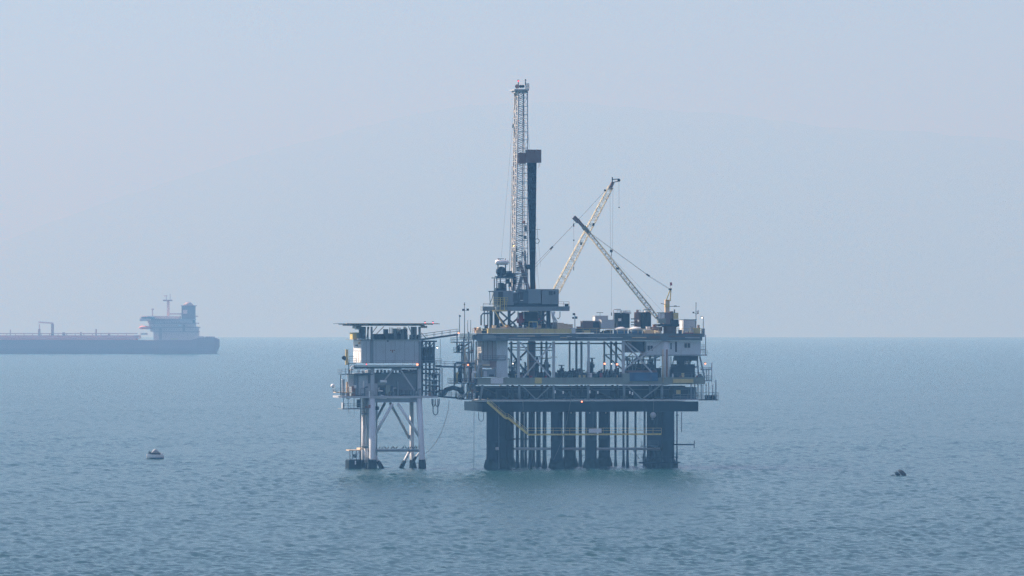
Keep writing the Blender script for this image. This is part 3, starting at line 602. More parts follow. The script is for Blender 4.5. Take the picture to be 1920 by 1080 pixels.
MB().bx(1263.5, 1272, 586.5, 598.5, CV, CV + 2.4).build('engine_box', 'dull_yellow', cr); MB().bx(1259, 1272.5, 599, 608, CV, CV + 3).build('counterweight', 'machine', cr)
MB().tube(L(1264.8, 587, CV + 1), L(1264.8, 580, CV + 1), .14, 8).build('exhaust', 'machine', cr)
MB().bx(1247.5, 1255.5, 562, 587, CV + .6, CV + 1.6).build('mast_column', 'tan', cr); MB().bx(1247.3, 1255.7, 570, 576, CV + .5, CV + 1.65).build('column_band', 'dull_yellow', cr)
for a, b in (((1249, 563), (1257, 542)), ((1256.5, 563), (1258, 542))):
    for dv in (.6, 1.5): MB().beam(L(*a, CV + dv), L(*b, CV + dv), .22).build('a_frame', 'dull_yellow', cr)
MB().bx(1255.5, 1259.5, 540.5, 544, CV + .4, CV + 1.7).build('head_sheave', 'machine', cr); MB().bx(1248, 1258, 562.5, 564.5, CV + .5, CV + 1.7).build('cross_head', 'dull_yellow', cr)
MB().beam(L(1255, 574.5, CV), L(1274.5, 574.5, CV), .12).build('outrigger', 'machine', cr); MB().beam(L(1239, 568.7, CV), L(1247.5, 571, CV), .12).build('outrigger', 'machine', cr); MB().bx(1264, 1269, 573, 574.6, CV, CV + .5).build('floodlight', 'machine', cr)
for x0, x1, y in ((1208, 1222, 579.5),): MB().bx(x0, x1, y, y + 1.2, CV, CV + .8).build('boom_walkway', 'olive_grey', cr)
boom(cr, (L(1232, 596, CV + 1), L(1098, 430, CV + 1)), (.55, .95, .80), 54, 'crane_cream', 'grey_steel')
for y0 in ((1236, 606),): MB().beam(L(1231, 594, CV + 1), L(1243, 611, CV + 1), .45).build('boom_foot', 'olive_grey', cr)
MB().beam(L(1100, 432, CV + 1), L(1083, 413, CV + 1), .7).build('boom_head', 'brown', cr); MB().beam(L(1085, 416, CV + 1), L(1075.5, 407, CV + 1), .95).build('boom_nose', 'brown', cr); MB().beam(L(1104, 437, CV + 1), L(1094, 425, CV + 1), .95).build('head_plate', 'olive_grey', cr)
for a, b, r_ in (((1257, 542), (1215, 516), .03), ((1257.6, 544), (1215, 517.5), .03), ((1215, 516), (1102, 433), .04), ((1215, 516.8), (1102, 435), .02)): MB().tube(L(*a, CV + 1), L(*b, CV + 1), r_, 5).build('pendant_line', 'cable', cr)
MB().beam(L(1212, 514, CV + 1), L(1218, 518, CV + 1), .34).build('pendant_block', 'machine', cr); MB().bx(1156, 1162, 501, 505, CV + .7, CV + 1.3).build('boom_lamp', 'machine', cr)
MB().tube(L(1246, 588, CV + 1), L(1098, 430, CV + 1.1), .018, 5).build('hoist_line', 'cable', cr)
MB().tube(L(1075.8, 410, CV + 1), L(1075.8, 507, CV + 1), .022, 5).build('hoist_line', 'cable', cr); MB().ball(L(1075.8, 450.5, CV + 1), .18).build('hook_ball', 'machine', cr); MB().bx(1074.8, 1076.8, 419, 425, CV + .9, CV + 1.1).build('sheave', 'machine', cr); MB().bx(1075.2, 1076.4, 500, 507, CV + .9, CV + 1.1).build('hook', 'machine', cr)
fl = MB(); a = L(1256, 529.5, CV + 1); fl.add([a, a + Vector((.5, .1, .0)), a + Vector((.62, 0, -.7)), a + Vector((.12, .05, -.75)), a + Vector((0, .03, 0)), a + Vector((.5, .13, 0)), a + Vector((.62, .03, -.7)), a + Vector((.12, .08, -.75))], [(0, 1, 2, 3), (7, 6, 5, 4), (0, 4, 5, 1), (1, 5, 6, 2), (2, 6, 7, 3), (3, 7, 4, 0)])
flg = thing('flag', 'small faded red flag flying on top of the right crane', 'flag', L(1257, 541, CV + 1)); fl.build('cloth', 'red', flg); MB().tube(L(1257.3, 541, CV + 1), L(1255.8, 528.5, CV + 1), .03, 5).build('staff', 'pale_steel', flg)
# the far crane behind the rig
cb = thing('crane', 'far cream crane behind the rig with the longer boom leaning right', 'crane', L(1003, 625, 19))
BV = 19.0
c = L(1001, 625, BV); MB().lathe(c, [(1.3, L(0, 625, BV)[2]), (1.3, L(0, 592, BV)[2]), (1.6, L(0, 591, BV)[2]), (1.6, L(0, 587, BV)[2])], 18).build('pedestal', 'mid_steel', cb)
MB().bx(992, 1030, 566, 586, BV - 1.4, BV + 1.4).build('machine_house', 'olive_grey', cb); MB().bx(1020, 1034, 552, 567, BV - 1.6, BV - .2).build('cab', 'olive_grey', cb)
MB().beam(L(996, 566, BV - .5), L(999.5, 497, BV), .4).build('a_frame', 'dull_yellow', cb); MB().beam(L(1004, 566, BV + .5), L(1000.5, 497, BV), .4).build('a_frame', 'dull_yellow', cb)
boom(cb, (L(1030, 570, BV), L(1145.5, 350, BV)), (.7, 1.55, 1.0), 40, 'crane_cream', 'crane_cream')
MB().beam(L(1143.5, 354, BV), L(1149, 342, BV), .75).build('boom_head', 'brown', cb)
MB().beam(L(1148, 336.5, BV), L(1161, 335.5, BV), .22).build('jib_arm', 'machine', cb); MB().beam(L(1149, 342, BV), L(1161, 339.5, BV), .2).build('jib_arm', 'machine', cb); MB().tube(L(1160.5, 338, BV - .3), L(1160.5, 338, BV + .3), .36, 12).build('jib_sheave', 'machine', cb); MB().bx(1147.6, 1149.2, 332, 344, BV - .2, BV + .2).build('jib_post', 'machine', cb)
for a, b, r_ in (((1140, 352), (1076, 421), .035), ((1076, 421), (1033, 466), .045), ((1033, 465), (1001, 498), .035), ((1034, 468), (1003, 502), .035)): MB().tube(L(*a, BV), L(*b, BV), r_, 5).build('pendant_line', 'cable', cb)
MB().beam(L(1031.5, 467.5, BV), L(1036.5, 462.5, BV), .36).build('pendant_block', 'machine', cb); MB().bx(1133, 1136, 355, 358.5, BV - .2, BV + .2).build('sheave', 'machine', cb)
for x, y0, y1 in ((1143.6, 352, 470), (1149.4, 346, 470), (1146.6, 474, 592), (1160.6, 341, 390)): MB().tube(L(x, y0, BV), L(x + (0 if y0 > 400 or x > 1155 else (1146.6 - x) * .35), y1, BV), .022, 5).build('hoist_line', 'cable', cb)
MB().bx(1144.3, 1148.8, 468, 473, BV - .25, BV + .25).build('hook_block', 'machine', cb); MB().tube(L(1146.6, 473, BV), L(1146.6, 480, BV), .07, 6).build('hook', 'machine', cb); MB().bx(1145.8, 1147.4, 586, 592, BV - .1, BV + .1).build('load_hook', 'machine', cb)
MB().ball(L(1160.6, 389, BV), .17).build('hook_ball', 'machine', cb)
for px, py in ((1113, 421), (1090, 457)): MB().bx(px - 1.5, px + 1.5, py - 2.5, py + 2.5, BV - 1, BV - .6).build('boom_lamp', 'machine', cb)
# ---------------------------------------------------------------- things on the upper deck
def vtank(px0, px1, y0, y1, v, m, label, ribs=6, cat='tank', ladder=None):
    t = thing('mud_tank', label, cat, L((px0 + px1) / 2, y1, v)); c = L((px0 + px1) / 2, y1, v); r_ = (px1 - px0) / 16
    z0, z1 = c[2], L(0, y0, v)[2]
    MB().lathe((c[0], c[1] + r_, 0), [(r_, z0), (r_, z0 + .15), (r_ * .985, z0 + .2), (r_ * .985, z1 - .2), (r_ * 1.02, z1 - .18), (r_ * 1.02, z1)], 24).build('shell', m, t)
    for k in range(ribs):
        a = R(200 + 140 * k / (ribs - 1)); MB().box((c[0] + r_ * math.cos(a) - .05, c[1] + r_ + r_ * math.sin(a) - .07, z0 + .1), (c[0] + r_ * math.cos(a) + .05, c[1] + r_ + r_ * math.sin(a) + .07, z1 - .2)).build('stave', m, t)
    MB().rail([L(px0 + 3, y0, v + .4), L(px1 - 2, y0, v + .4)], .5, .9).build('railing', 'grey_steel', t)
    return t
t1 = vtank(1154, 1183.5, 586, 615, 6, 'machine', 'dark upright tank with a pale looped pipe on its left'); 
MB().path([L(1150, 616, 5.5), L(1150, 582, 5.5), L(1151, 580, 5.5), L(1163, 580, 5.5), L(1164, 582, 5.5), L(1164, 588, 5.5)], .12, 6).build('fill_pipe', 'pale_steel', t1); MB().bx(1160, 1165, 597, 602, 5.9, 6.1).build('label_plate', 'sign_white', t1); MB().beam(L(1167, 585, 6), L(1183, 587, 6), .35).build('hatch', 'pale_steel', t1)
t2 = vtank(1203, 1222.5, 585, 618, 6, 'machine', 'dark upright tank nearest the right crane'); MB().bx(1210, 1218, 583, 586, 7, 8).build('hatch', 'white_paint', t2)
t3 = vtank(1190, 1203, 585, 613, 7.5, 'brown', 'brown upright tank between the two dark tanks')
MB().tube(L(1197, 600, 7), L(1197, 604, 7), .2, 6).build('valve', 'white_paint', t3); MB().tube(L(1194, 587, 8), L(1196, 581.5, 8), .3, 8).build('vent', 'brown', t3)
for y in (598, 604, 609): MB().tube(L(1183, y, 7), L(1192, y, 7), .14, 6).build('link_pipe', 'mid_steel', t3)
def cone_tank(px0, px1, label):
    t = thing('settling_tank', label, 'tank', L((px0 + px1) / 2, 628, 1.2), 'low tanks with pale cone roofs'); c = L((px0 + px1) / 2, 628, 1.2); r_ = (px1 - px0) / 16
    MB().lathe((c[0], c[1] + r_, 0), [(r_, c[2]), (r_, L(0, 618.4, 1.2)[2])], 24).build('shell', 'blue', t)
    z = L(0, 618.2, 1.2)[2]; MB().lathe((c[0], c[1] + r_, 0), [(r_ * 1.05, z), (r_ * 1.05, z + .12), (r_ * .3, z + .62), (.1, z + .66)], 24).build('roof', 'sign_white', t)
    for k in range(5): a = R(205 + 130 * k / 4); MB().box((c[0] + r_ * math.cos(a) - .04, c[1] + r_ + r_ * math.sin(a) - .05, c[2]), (c[0] + r_ * math.cos(a) + .04, c[1] + r_ + r_ * math.sin(a) + .05, z - .03)).build('stave', 'blue', t)
cone_tank(1153, 1179.5, 'left one of two low blue tanks with pale cone roofs'); cone_tank(1181, 1206.5, 'right one of two low blue tanks with pale cone roofs')
def hut(name, label, cat, x0, x1, y0, y1, v, dep, m, roof=None, ribs=5, end=None, door=None, win=(), group=None):
    t = thing(name, label, cat, L((x0 + x1) / 2, y1, v), group)
    MB().bx(x0, x1, y0, y1, v, v + dep).build('body', m, t)
    n = max(2, ribs)
    for k in range(n): px = x0 + (x1 - x0) * (k + .5) / n; MB().bx(px - .3, px + .3, y0 + .6, y1 - .6, v - .04, v - .006).build('rib', m, t)
    MB().bx(x0 - .6, x1 + .6, y0 - 1.2, y0, v - .08, v + dep + .08).build('roof', roof or m, t)
    if end: a, b = L(x0, y0 + .7, v), L(x0, y1 - .5, v); MB().box((a[0] - .05, v + .1, b[2]), (a[0] - .006, v + dep - .1, a[2])).build('sunlit_end', end, t)  # left end coloured lighter than the body, sunlight put into the paint
    if door: MB().bx(door[0], door[1], door[2], door[3], v - .07, v - .01).build('door', 'mid_steel', t)
    for w in win: MB().bx(*w, v - .07, v - .01).build('window', 'window_dark', t)
    return t
h = hut('storage_box', 'long low brown grey box left of the dark tanks', 'storage box', 1093, 1125, 602.5, 617, 4, 3, 'brown', 'grey_steel', 6); MB().bx(1112, 1124, 604, 614, 3.94, 3.99).build('hatch', 'machine', h)
hut('cabin', 'pale tan cabin rising behind the low brown box', 'cabin', 1116, 1140, 593, 606, 9, 3, 'pale_steel', 'pale_steel', 4, 'white_paint')
hut('storage_box', 'pale grey box standing against the looped pipe tank', 'storage box', 1128, 1152, 600.5, 617, 3.4, 3, 'pale_steel', 'pale_steel', 4, 'white_paint')
t = thing('antenna', 'small cross shaped antenna on the tan cabin roof', 'antenna', L(1125, 592, 10)); MB().tube(L(1125, 592, 10), L(1125, 586, 10), .05, 6).build('stem', 'mid_steel', t); MB().beam(L(1118.5, 586.3, 10), L(1131, 586.3, 10), .13).build('cross_arm', 'machine', t)

for x0, x1, y0, y1, v, m, lab, cat, nm in (
    (1080, 1125, 617.5, 624, 2, 'mid_steel', 'long grey pipe skid on the deck left of the blue tanks', 'pipe skid', 'pipe_skid'),
    (1208, 1236, 620, 628, 1, 'tan', 'tan box on the deck right of the blue tanks', 'box', 'deck_box'),
    (1224, 1242, 614, 621, 4, 'brown', 'low brown box behind the right crane foot', 'box', 'deck_box'),
    (1284, 1300, 625, 629, .5, 'red', 'low red raft cradle below the white ended container', 'raft', 'raft_cradle'),
    (1014, 1030, 616, 621, 1.4, 'olive_grey', 'grey green skid on the yellow beam under the rig', 'skid', 'equipment_skid'),
    (1000, 1008, 603, 614, -.2, 'blue', 'blue hatch box in the yellow frame under the rig', 'box', 'hatch_box'),
    (1045, 1074, 609, 617, 2, 'tan', 'tan covered pump skid right of the rig legs', 'pump', 'pump_skid'),
    (1072, 1079, 616, 626, -.1, 'sign_white', 'small white box at the right end of the yellow beam', 'box', 'deck_box')):
    hut(nm, lab, cat, x0, x1, y0, y1, v, 2, m, None, 4)
hut('container', 'grey container with a sunlit end painted white near the right edge', 'container', 1282, 1305.5, 600, 626, 5, 4.5, 'cladding', 'mid_steel', 6, 'white_paint')
hut('locker', 'narrow tan locker in front of the white ended container', 'locker', 1296, 1300, 613, 627, 1, 1, 'pale_steel', 'pale_steel', 2, 'white_paint'); hut('cabinet', 'olive cabinet at the far right deck corner', 'cabinet', 1302, 1313, 616, 627, 1.5, 1.5, 'dull_yellow', None, 3)
t = thing('hose_reel', 'cream hose reel between tan box and right crane', 'hose reel', L(1233, 629, .6)); c = L(1233, 624, .6)
for dx in (-.7, .7): MB().tube(c + Vector((dx, 0, 0)), c + Vector((dx + .12, 0, 0)), .62, 14).build('flange', 'crane_cream', t)
MB().tube(c - Vector((.6, 0, 0)), c + Vector((.6, 0, 0)), .42, 12).build('drum', 'tan', t); MB().bx(1227, 1239, 627, 629, .3, .9).build('frame', 'crane_cream', t)
t = thing('life_raft', 'tan white raft canister on the red cradle', 'life raft', L(1291, 625, .9)); MB().path([L(1284, 623, .9), L(1286, 623, .9), L(1297, 623, .9), L(1299, 623, .9)], [.15, .26, .26, .15], 12).build('canister', 'crane_cream', t); MB().bx(1290.5, 1291.5, 620.8, 625, .6, 1.2).build('strap', 'machine', t)
# yellow frame under the rig and clutter along the deck edge
t = thing('yellow_goalpost', 'yellow goalpost frame standing under the drill floor', 'frame', L(999, 616, -.3))
for x in (992, 1007.5): MB().bx(x - .6, x + .6, 604, 617, -.4, -.28).build('post', 'yellow', t)
MB().bx(991.5, 1008, 602.8, 604.2, -.4, -.28).build('beam', 'yellow', t)
for k, (px, w, h, m, lab, cat) in enumerate(((898, 10, 11, 'tan', 'tan machinery heap at the left deck edge', 'machinery'), (908, 9, 9, 'machine', 'dark pump behind the tan machinery heap', 'pump'), (918, 8, 10, 'brown', 'brown pump left of the rig stair', 'pump'), (955, 16, 6, 'tan', 'tan pallet load in front of the rig leg', 'pallet'), (976, 10, 5, 'mid_steel', 'grey crate on the yellow beam below the red valve', 'crate'), (966, 8, 7, 'olive_grey', 'olive crate left of the red valve stack', 'crate'), (1060, 14, 9, 'machine', 'dark engine skid at the rig right foot', 'engine'), (1040, 10, 12, 'olive_grey', 'olive pump behind the white mud hoses', 'pump'), (1136, 20, 5, 'machine', 'dark valve skid below the pale grey box', 'skid'))):
    v = 2 + (k % 4) * 1.2; y1 = 625 if k in (0, 1, 2, 8) else 616.5
    t = thing('deck_machine', lab, cat, L(px, y1, v)); MB().bx(px - w / 2, px + w / 2, y1 - h * .55, y1, v, v + 1.6).build('base', m, t)
    MB().tube(L(px - w * .38, y1 - h * .75, v + .7), L(px + w * .3, y1 - h * .75, v + .7), h / 26, 10).build('motor', m, t); MB().bx(px + w * .1, px + w * .3, y1 - h * 1.05, y1 - h * .5, v + .3, v + .8).build('valve', 'machine', t)
# ---------------------------------------------------------------- main deck: cabin blocks, well heads, container
t = thing('control_cabin', 'grey control cabin hung below the upper deck at the right end', 'cabin', L(1263, 667, .6))
MB().bx(1212, 1314, 639.5, 665, .6, 8).build('wall', 'cladding', t); MB().bx(1211, 1316, 665, 667.4, .4, 8.2).build('floor_frame', 'grey_steel', t)
for k in range(21): px = 1214 + k * 4.9; MB().bx(px - .2, px + .2, 640.5, 664.5, .565, .595).build('rib', 'cladding', t)
for x0, x1, y0, y1 in ((1283.5, 1294, 643.5, 652), (1214, 1224, 648, 657.5)):
    w = MB().bx(x0, x1, y0, y1, .5, .57).build('window', 'window_dark', t); MB().bx((x0 + x1) / 2 - .4, (x0 + x1) / 2 + .4, y0, y1, .46, .495).build('mullion', 'cladding', w); MB().bx(x0 - .6, x1 + .6, y1, y1 + .9, .47, .6).build('sill', 'cladding', w)
MB().bx(1266, 1269.2, 640.5, 660, .5, .58).build('door', 'window_dark', t); MB().bx(1257, 1259.5, 643, 655, .5, .58).build('vent', 'mid_steel', t)
MB().bx(1272, 1309, 667.5, 676.5, 1, 6).build('under_frame', 'machine', t)
t = thing('storage_room', 'dark room below the upper deck left of the control cabin', 'storage room', L(1194, 661, 3)); MB().bx(1176, 1211, 639.5, 661, 3, 9).build('wall', 'brown', t); MB().bx(1184, 1209, 641, 659, 2.93, 2.99).build('door', 'machine', t)
for k in range(6): MB().bx(1187 + k * 4, 1187.6 + k * 4, 642, 658, 2.88, 2.925).build('rib', 'machine', t)
t = thing('module_block', 'tall grey module under the upper deck at the left end', 'module', L(926, 707, 2))
MB().bx(931, 952, 635, 707.5, 1.5, 8).build('wall', 'cladding', t, 'pale grey right half of the module'); MB().bx(903, 931, 638, 690, 2.2, 8).build('wall', 'module_grey', t)
for k in range(9): px = 906 + k * 2.9; MB().bx(px - .55, px + .55, 640, 675, 2.05, 2.19).build('louvre', 'module_grey' if k % 3 else 'brown', t)
for k in range(5): px = 934 + k * 4; MB().bx(px - .2, px + .2, 640, 706, 1.46, 1.49).build('rib', 'cladding', t)
MB().bx(905, 948, 674, 675.5, 1.3, 1.9).build('walkway', 'mid_steel', t); MB().rail([L(905, 675, 1.3), L(948, 675, 1.3)], 1.0).build('railing', 'mid_steel', t)
MB().bx(919, 931, 677, 690, 1.6, 2.1).build('cabinet', 'brown', t); MB().bx(905, 919, 683, 686, 1.5, 2.1).build('pipe_bundle', 'tan', t); MB().bx(906, 929, 692, 707, 1.2, 2.6).build('cabinet', 'grey_steel', t); MB().bx(917, 926, 702, 706, 1.1, 1.19).build('window', 'window_dark', t); MB().bx(907, 913, 696, 706, 1.1, 1.19).build('door', 'pale_steel', t)
MB().bx(886, 903, 628, 637, .2, 4).build('beam', 'mid_steel', t); MB().bx(905, 930, 628, 637, -.2, -.17).build('fascia', 'grey_steel', t)
t = thing('exhaust_stack', 'wide brown exhaust column with tan sunlit side below the rig', 'exhaust column', L(997, 707, 10)); c = L(996.5, 707, 10); MB().lathe(c, [(.85, c[2]), (.85, L(0, 660, 10)[2]), (.8, L(0, 658, 10)[2]), (.8, L(0, 640, 10)[2])], 18).build('shell', 'brown', t); MB().bx(988.8, 992, 642, 704, 9.2, 9.5).build('sunlit_side', 'tan', t)  # tan strip stands in for sunlight on the left side
for y in (660, 680, 696): MB().lathe(c, [(.9, L(0, y, 10)[2]), (.9, L(0, y - 1.5, 10)[2])], 18).build('band', 'mid_steel', t)
t = thing('work_container', 'dark blue open top container on the main deck', 'container', L(1207, 715, -.2)); MB().bx(1181, 1234, 698.5, 714.5, -.5, 2).build('body', 'blue', t)
for k in range(9): MB().bx(1184 + k * 6, 1185 + k * 6, 699.5, 714, -.58, -.505).build('rib', 'blue', t)
for x in (1187, 1199, 1216): MB().bx(x - 3, x + 3, 698, 701, -.3, .4).build('tarp_patch', 'grey_steel', t)
MB().bx(1168, 1181, 700, 716, -.3, 1.5).build('end_plate', 'olive_grey', t); MB().bx(1176, 1232, 694.5, 698.3, 1, 3).build('stack_load', 'brown', t)
t = thing('engine_room', 'dark machinery housing below the control cabin', 'machinery', L(1280, 708, 2.4)); MB().bx(1266, 1303, 683, 708, 2.4, 7).build('housing', 'machine', t); MB().bx(1258, 1274, 692, 708, 1.8, 4).build('housing', 'machine', t); MB().beam(L(1257, 694, 2), L(1276, 684, 2), .5).build('intake_duct', 'machine', t)
MB().bx(1262, 1300, 710.5, 718, -.34, -.2).build('fascia', 'dull_yellow', t); MB().bx(1272, 1284, 676, 684, 3, 5).build('silencer', 'machine', t); MB().tube(L(1292, 684, 3), L(1295, 672, 3), .3, 8).build('stack', 'pale_steel', t); MB().bx(1276, 1286, 676, 680, 5, 5.5).build('filter', 'white_paint', t)
for a, b in (((1258, 668), (1258, 706)), ((1264, 668), (1260, 690)), ((1262, 672), (1274, 672)), ((1258, 684), (1272, 684))): MB().beam(L(*a, 5), L(*b, 5), .2).build('frame', 'mid_steel', t)
def wellhead(px, hgt, v, label, wide=7, m='machine'):
    t = thing('wellhead', label, 'wellhead', L(px, 708, v), 'wellheads on the main deck'); p = L(px, 708, v); H = hgt / 8
    MB().lathe(p, [(.42, p[2]), (.42, p[2] + H * .25), (.26, p[2] + H * .3), (.26, p[2] + H * .85), (.12, p[2] + H)], 8).build('tree_body', m, t)
    MB().tube(p + Vector((-wide / 16, 0, H * .55)), p + Vector((wide / 16, 0, H * .55)), .18, 6).build('wing_valve', m, t)
    MB().tube(p + Vector((-wide / 16, -.06, H * .78)), p + Vector((-wide / 16, .06, H * .78)), .3, 8).build('handwheel', m, t)
    MB().tube(p + Vector((0, 0, H)), p + Vector((0, .06, H + .15)), .3, 8).build('handwheel', m, t)
sp = [1047, 1051, 1055.5, 1060, 1066, 1074, 1077.5, 1083, 1087, 1124, 1128, 1133, 1138, 1143, 1148, 1153, 1159]
spot = {0: 'beside the pale brace crossing', 1: '', 8: ''}
names = ['between the first bay post and the T shaped valve', 'next left of the T shaped valve', 'just right of the T shaped valve foot', 'second right of the T shaped valve', 'left of the triple grey posts', 'between the first two of three grey posts', 'between the last two of three grey posts', 'right beside the third grey post', 'left of the tall dark valve tower', 'right foot of the tall dark valve tower', 'second right of the tall dark valve tower', 'under the left orange deck lamp', 'just right of the left orange deck lamp', 'under the white lamp between orange ones', 'just right of that white deck lamp', 'under the right orange deck lamp', 'left of the blue container end']
for k, (px, nm) in enumerate(zip(sp, names)):
    wellhead(px, rnd.uniform(9, 17), 8 + (k % 3) * 3.2, 'low dark wellhead ' + nm, rnd.uniform(6, 10))
def tall_valve(px, y0, w, v, label, m='machine'):
    t = thing('valve_tower', label, 'valve', L(px, 708, v)); MB().bx(px - w / 2, px + w / 2, y0 + 8, 708, v, v + w / 8).build('body', m, t); MB().tube(L(px, y0 + 8, v + .3), L(px, y0, v + .3), w / 24, 8).build('stem', m, t); MB().bx(px - w * 1.1, px + w * 1.1, y0 - .2, y0 + 1.4, v + .2, v + .5).build('handwheel', m, t)
    MB().bx(px - w * .9, px + w * .9, y0 + 12, y0 + 18, v - .2, v + .6).build('bonnet', m, t)
tall_valve(1053, 684.5, 5, 9, 'T shaped dark valve standing above the wellhead row'); tall_valve(1025, 671, 8, 15, 'broad dark valve block behind the left brace crossing'); tall_valve(1007, 668, 7, 13, 'dark valve right of the tan exhaust column'); tall_valve(1110, 671, 5.5, 8, 'tall dark valve tower in the middle of the open bay'); tall_valve(961, 688, 9, 9, 'dark valve left of the tan exhaust column')
MB().bx(1101, 1107, 677, 707, 8.5, 9).build('riser_spool', 'pale_steel', [o for o in bpy.data.objects if o.get('label', '').startswith('tall dark valve tower')][0])
MB().beam(L(1033, 669.5, 4), L(1045, 669.5, 4), .14).thing('pipe_stub', 'machine', 'short dark crossbar beside the first pale bay post', 'pipe', L(1039, 669.5, 4))
for px, y0, w, v, lab in ((1223, 672, 5, 6, 'dark pump left of the pale crane post'), (1215, 674, 4, 5, 'dark upright filter below the control cabin'), (1203, 690, 5, 8, 'brown valve above the blue container')): tall_valve(px, y0, w, v, lab, 'machine' if px > 1210 else 'brown')

for k, (px, y1, w, h, m, lab, cat) in enumerate((
    (927, 616, 7, 5, 'crane_cream', 'cream crate at the left end of the yellow beam', 'crate'), (944, 616, 9, 3, 'tan', 'low tan pallet left of the rig braces', 'pallet'),
    (1012, 616, 6, 5, 'tan', 'small tan crate right of the blue hatch box', 'crate'), (1024, 616, 8, 7, 'brown', 'brown drum crate behind the grey green skid', 'crate'), (1052, 616, 10, 10, 'tan', 'tan crate at the left of the covered pump skid', 'crate'),
    (1087, 617, 9, 4, 'rust', 'rusty box at the foot of the floodlight pole', 'box'), (1101, 624, 12, 4, 'dull_yellow', 'yellow toolbox in front of the low brown box', 'toolbox'), (1119, 625, 8, 5, 'machine', 'dark box in front of the tan cabin', 'box'),
    (1143, 625, 12, 6, 'mid_steel', 'grey box left of the left blue tank', 'box'), (1216, 619, 7, 6, 'white_paint', 'white box between the dark tank and the crane', 'box'), (1228, 613, 6, 4, 'rust', 'rusty bin under the right crane boom foot', 'bin'),
    (1276, 626, 6, 7, 'mid_steel', 'grey locker between the right crane and the container', 'locker'), (1310, 616, 4, 6, 'brown', 'brown drum behind the far right cabinet', 'drum'), (912, 624, 8, 5, 'dull_yellow', 'yellow box at the left of the skid beam', 'box'), (893, 624, 6, 9, 'rust', 'rusty drum at the far left deck corner', 'drum'))):
    v = .8 + (k % 5) * .9; t = thing('deck_box', lab, cat, L(px, y1, v)); MB().bx(px - w / 2, px + w / 2, y1 - h, y1, v, v + w / 8).build('body', m, t); MB().bx(px - w / 2 - .4, px + w / 2 + .4, y1 - h - .8, y1 - h, v - .05, v + w / 8 + .05).build('lid', m, t)
# ---------------------------------------------------------------- satellite platform
sat = thing('satellite_platform', 'smaller platform with a flat helideck standing on four white braced legs', 'oil platform', L(738, 877, 6))
SV, SB = 0.8, 10.6
def sleg(xt, xb, v, w, rust=False):
    a, b = L(xt, 744, v), L(xb, 874, v); d = (b - a).normalized(); r_ = w / 16
    l = MB().path([a, a.lerp(b, .8), b - d * 1.6, b + d * 3], [r_, r_ * 1.04, r_ * 1.12, r_ * 1.2], 20).build('leg', 'leg_white', sat)
    MB().path([b - d * 1.55, b - d * 1.1, b + d * .2, b + d * 3], [r_ * 1.14, r_ * 1.25, r_ * 1.36, r_ * 1.5], 16).build('marine_growth', 'growth', l)
    if rust: MB().path([a.lerp(b, .66), a.lerp(b, .74)], r_ * 1.03, 16).build('rust_band', 'rust', l)
    return l
sleg(697.5, 698.5, SV, 12); sleg(785.6, 791.8, SV, 10.8); sleg(682.5, 681, SB, 8, True); sleg(771.5, 772.5, SB, 7.6)
def sbr(a, b, v, w, m='leg_white'): return MB().tube(L(*a, v), L(*b, v), w, 10).build('brace', m, sat)
sbr((736, 757), (704, 813), SV, .34); sbr((746, 757), (785, 817), SV, .34); sbr((731, 755), (768, 822), SB, .32, 'pale_steel'); sbr((722, 755), (704, 789), SB, .3, 'grey_steel')
sbr((697, 844.6), (789, 844.6), SV, .3, 'grey_steel'); sbr((682, 843.5), (771, 843.5), SB, .2, 'grey_steel'); sbr((698, 845), (683, 843), 5, .2, 'grey_steel'); sbr((789, 845), (773, 843), 5, .2, 'grey_steel')
for a, b, v, w in (((699, 847), (715, 876), SV + 1, .34), ((768, 846), (752.5, 876), SB - 3, .34), ((770, 846), (777, 874), SB - 2, .3), ((787, 848), (776, 862), 6, .24), ((690, 848), (700, 876), 6, .3)):
    br = sbr(a, b, v, w); p, q = L(*a, v), L(*b, v); MB().path([p.lerp(q, .6), p.lerp(q, .75), q + (q - p) * .25], [w * 1.1, w * 1.5, w * 1.7], 10).build('marine_growth', 'growth', br)
for x, v, w in ((688, 5, 3.4), (691.5, 7, 2.6), (706, 8, 3), (676.5, 6, 2)): MB().tube(L(x, 745, v), L(x, 880, v), w / 16, 8).build('riser', 'mid_steel' if w < 3 else 'grey_steel', sat)
MB().bx(683, 690, 775, 777, 2, 6).build('riser_clamp', 'machine', sat); MB().bx(683, 690, 837, 840, 2, 6).build('riser_clamp', 'machine', sat)
for x in (684.5, 688.5): MB().tube(L(x, 840, 3), L(x, 868, 3), .26, 10).build('riser_guard', 'white_paint', sat)
# cage landing at the water
for x in (656, 661, 668, 674.5):
    for v in (1.5, 6): MB().bx(x - .8, x + .8, 843.5, 866, v, v + .2).build('landing_post', 'grey_steel', sat)
MB().bx(654.5, 677, 843.6, 845.4, 1.4, 6.3).build('landing_deck', 'tan', sat); MB().bx(654.5, 677, 862, 864, 1.4, 6.3).build('landing_deck', 'machine', sat); MB().bx(654, 678, 864, 880, 1.2, 6.5).build('fender_block', 'growth', sat)
for x in (664, 668): MB().bx(x - 1.6, x + 1.6, 852, 858, 3, 4).build('fender_tyre', 'machine', sat)
MB().beam(L(656, 863, 1.5), L(675, 846, 1.5), .1).build('landing_brace', 'grey_steel', sat); MB().bx(665.5, 667.5, 864, 871, 1.05, 1.19).build('fender_strip', 'white_paint', sat)
MB().bx(675, 690, 840, 843, 3, 8).build('spider_deck', 'tan', sat)
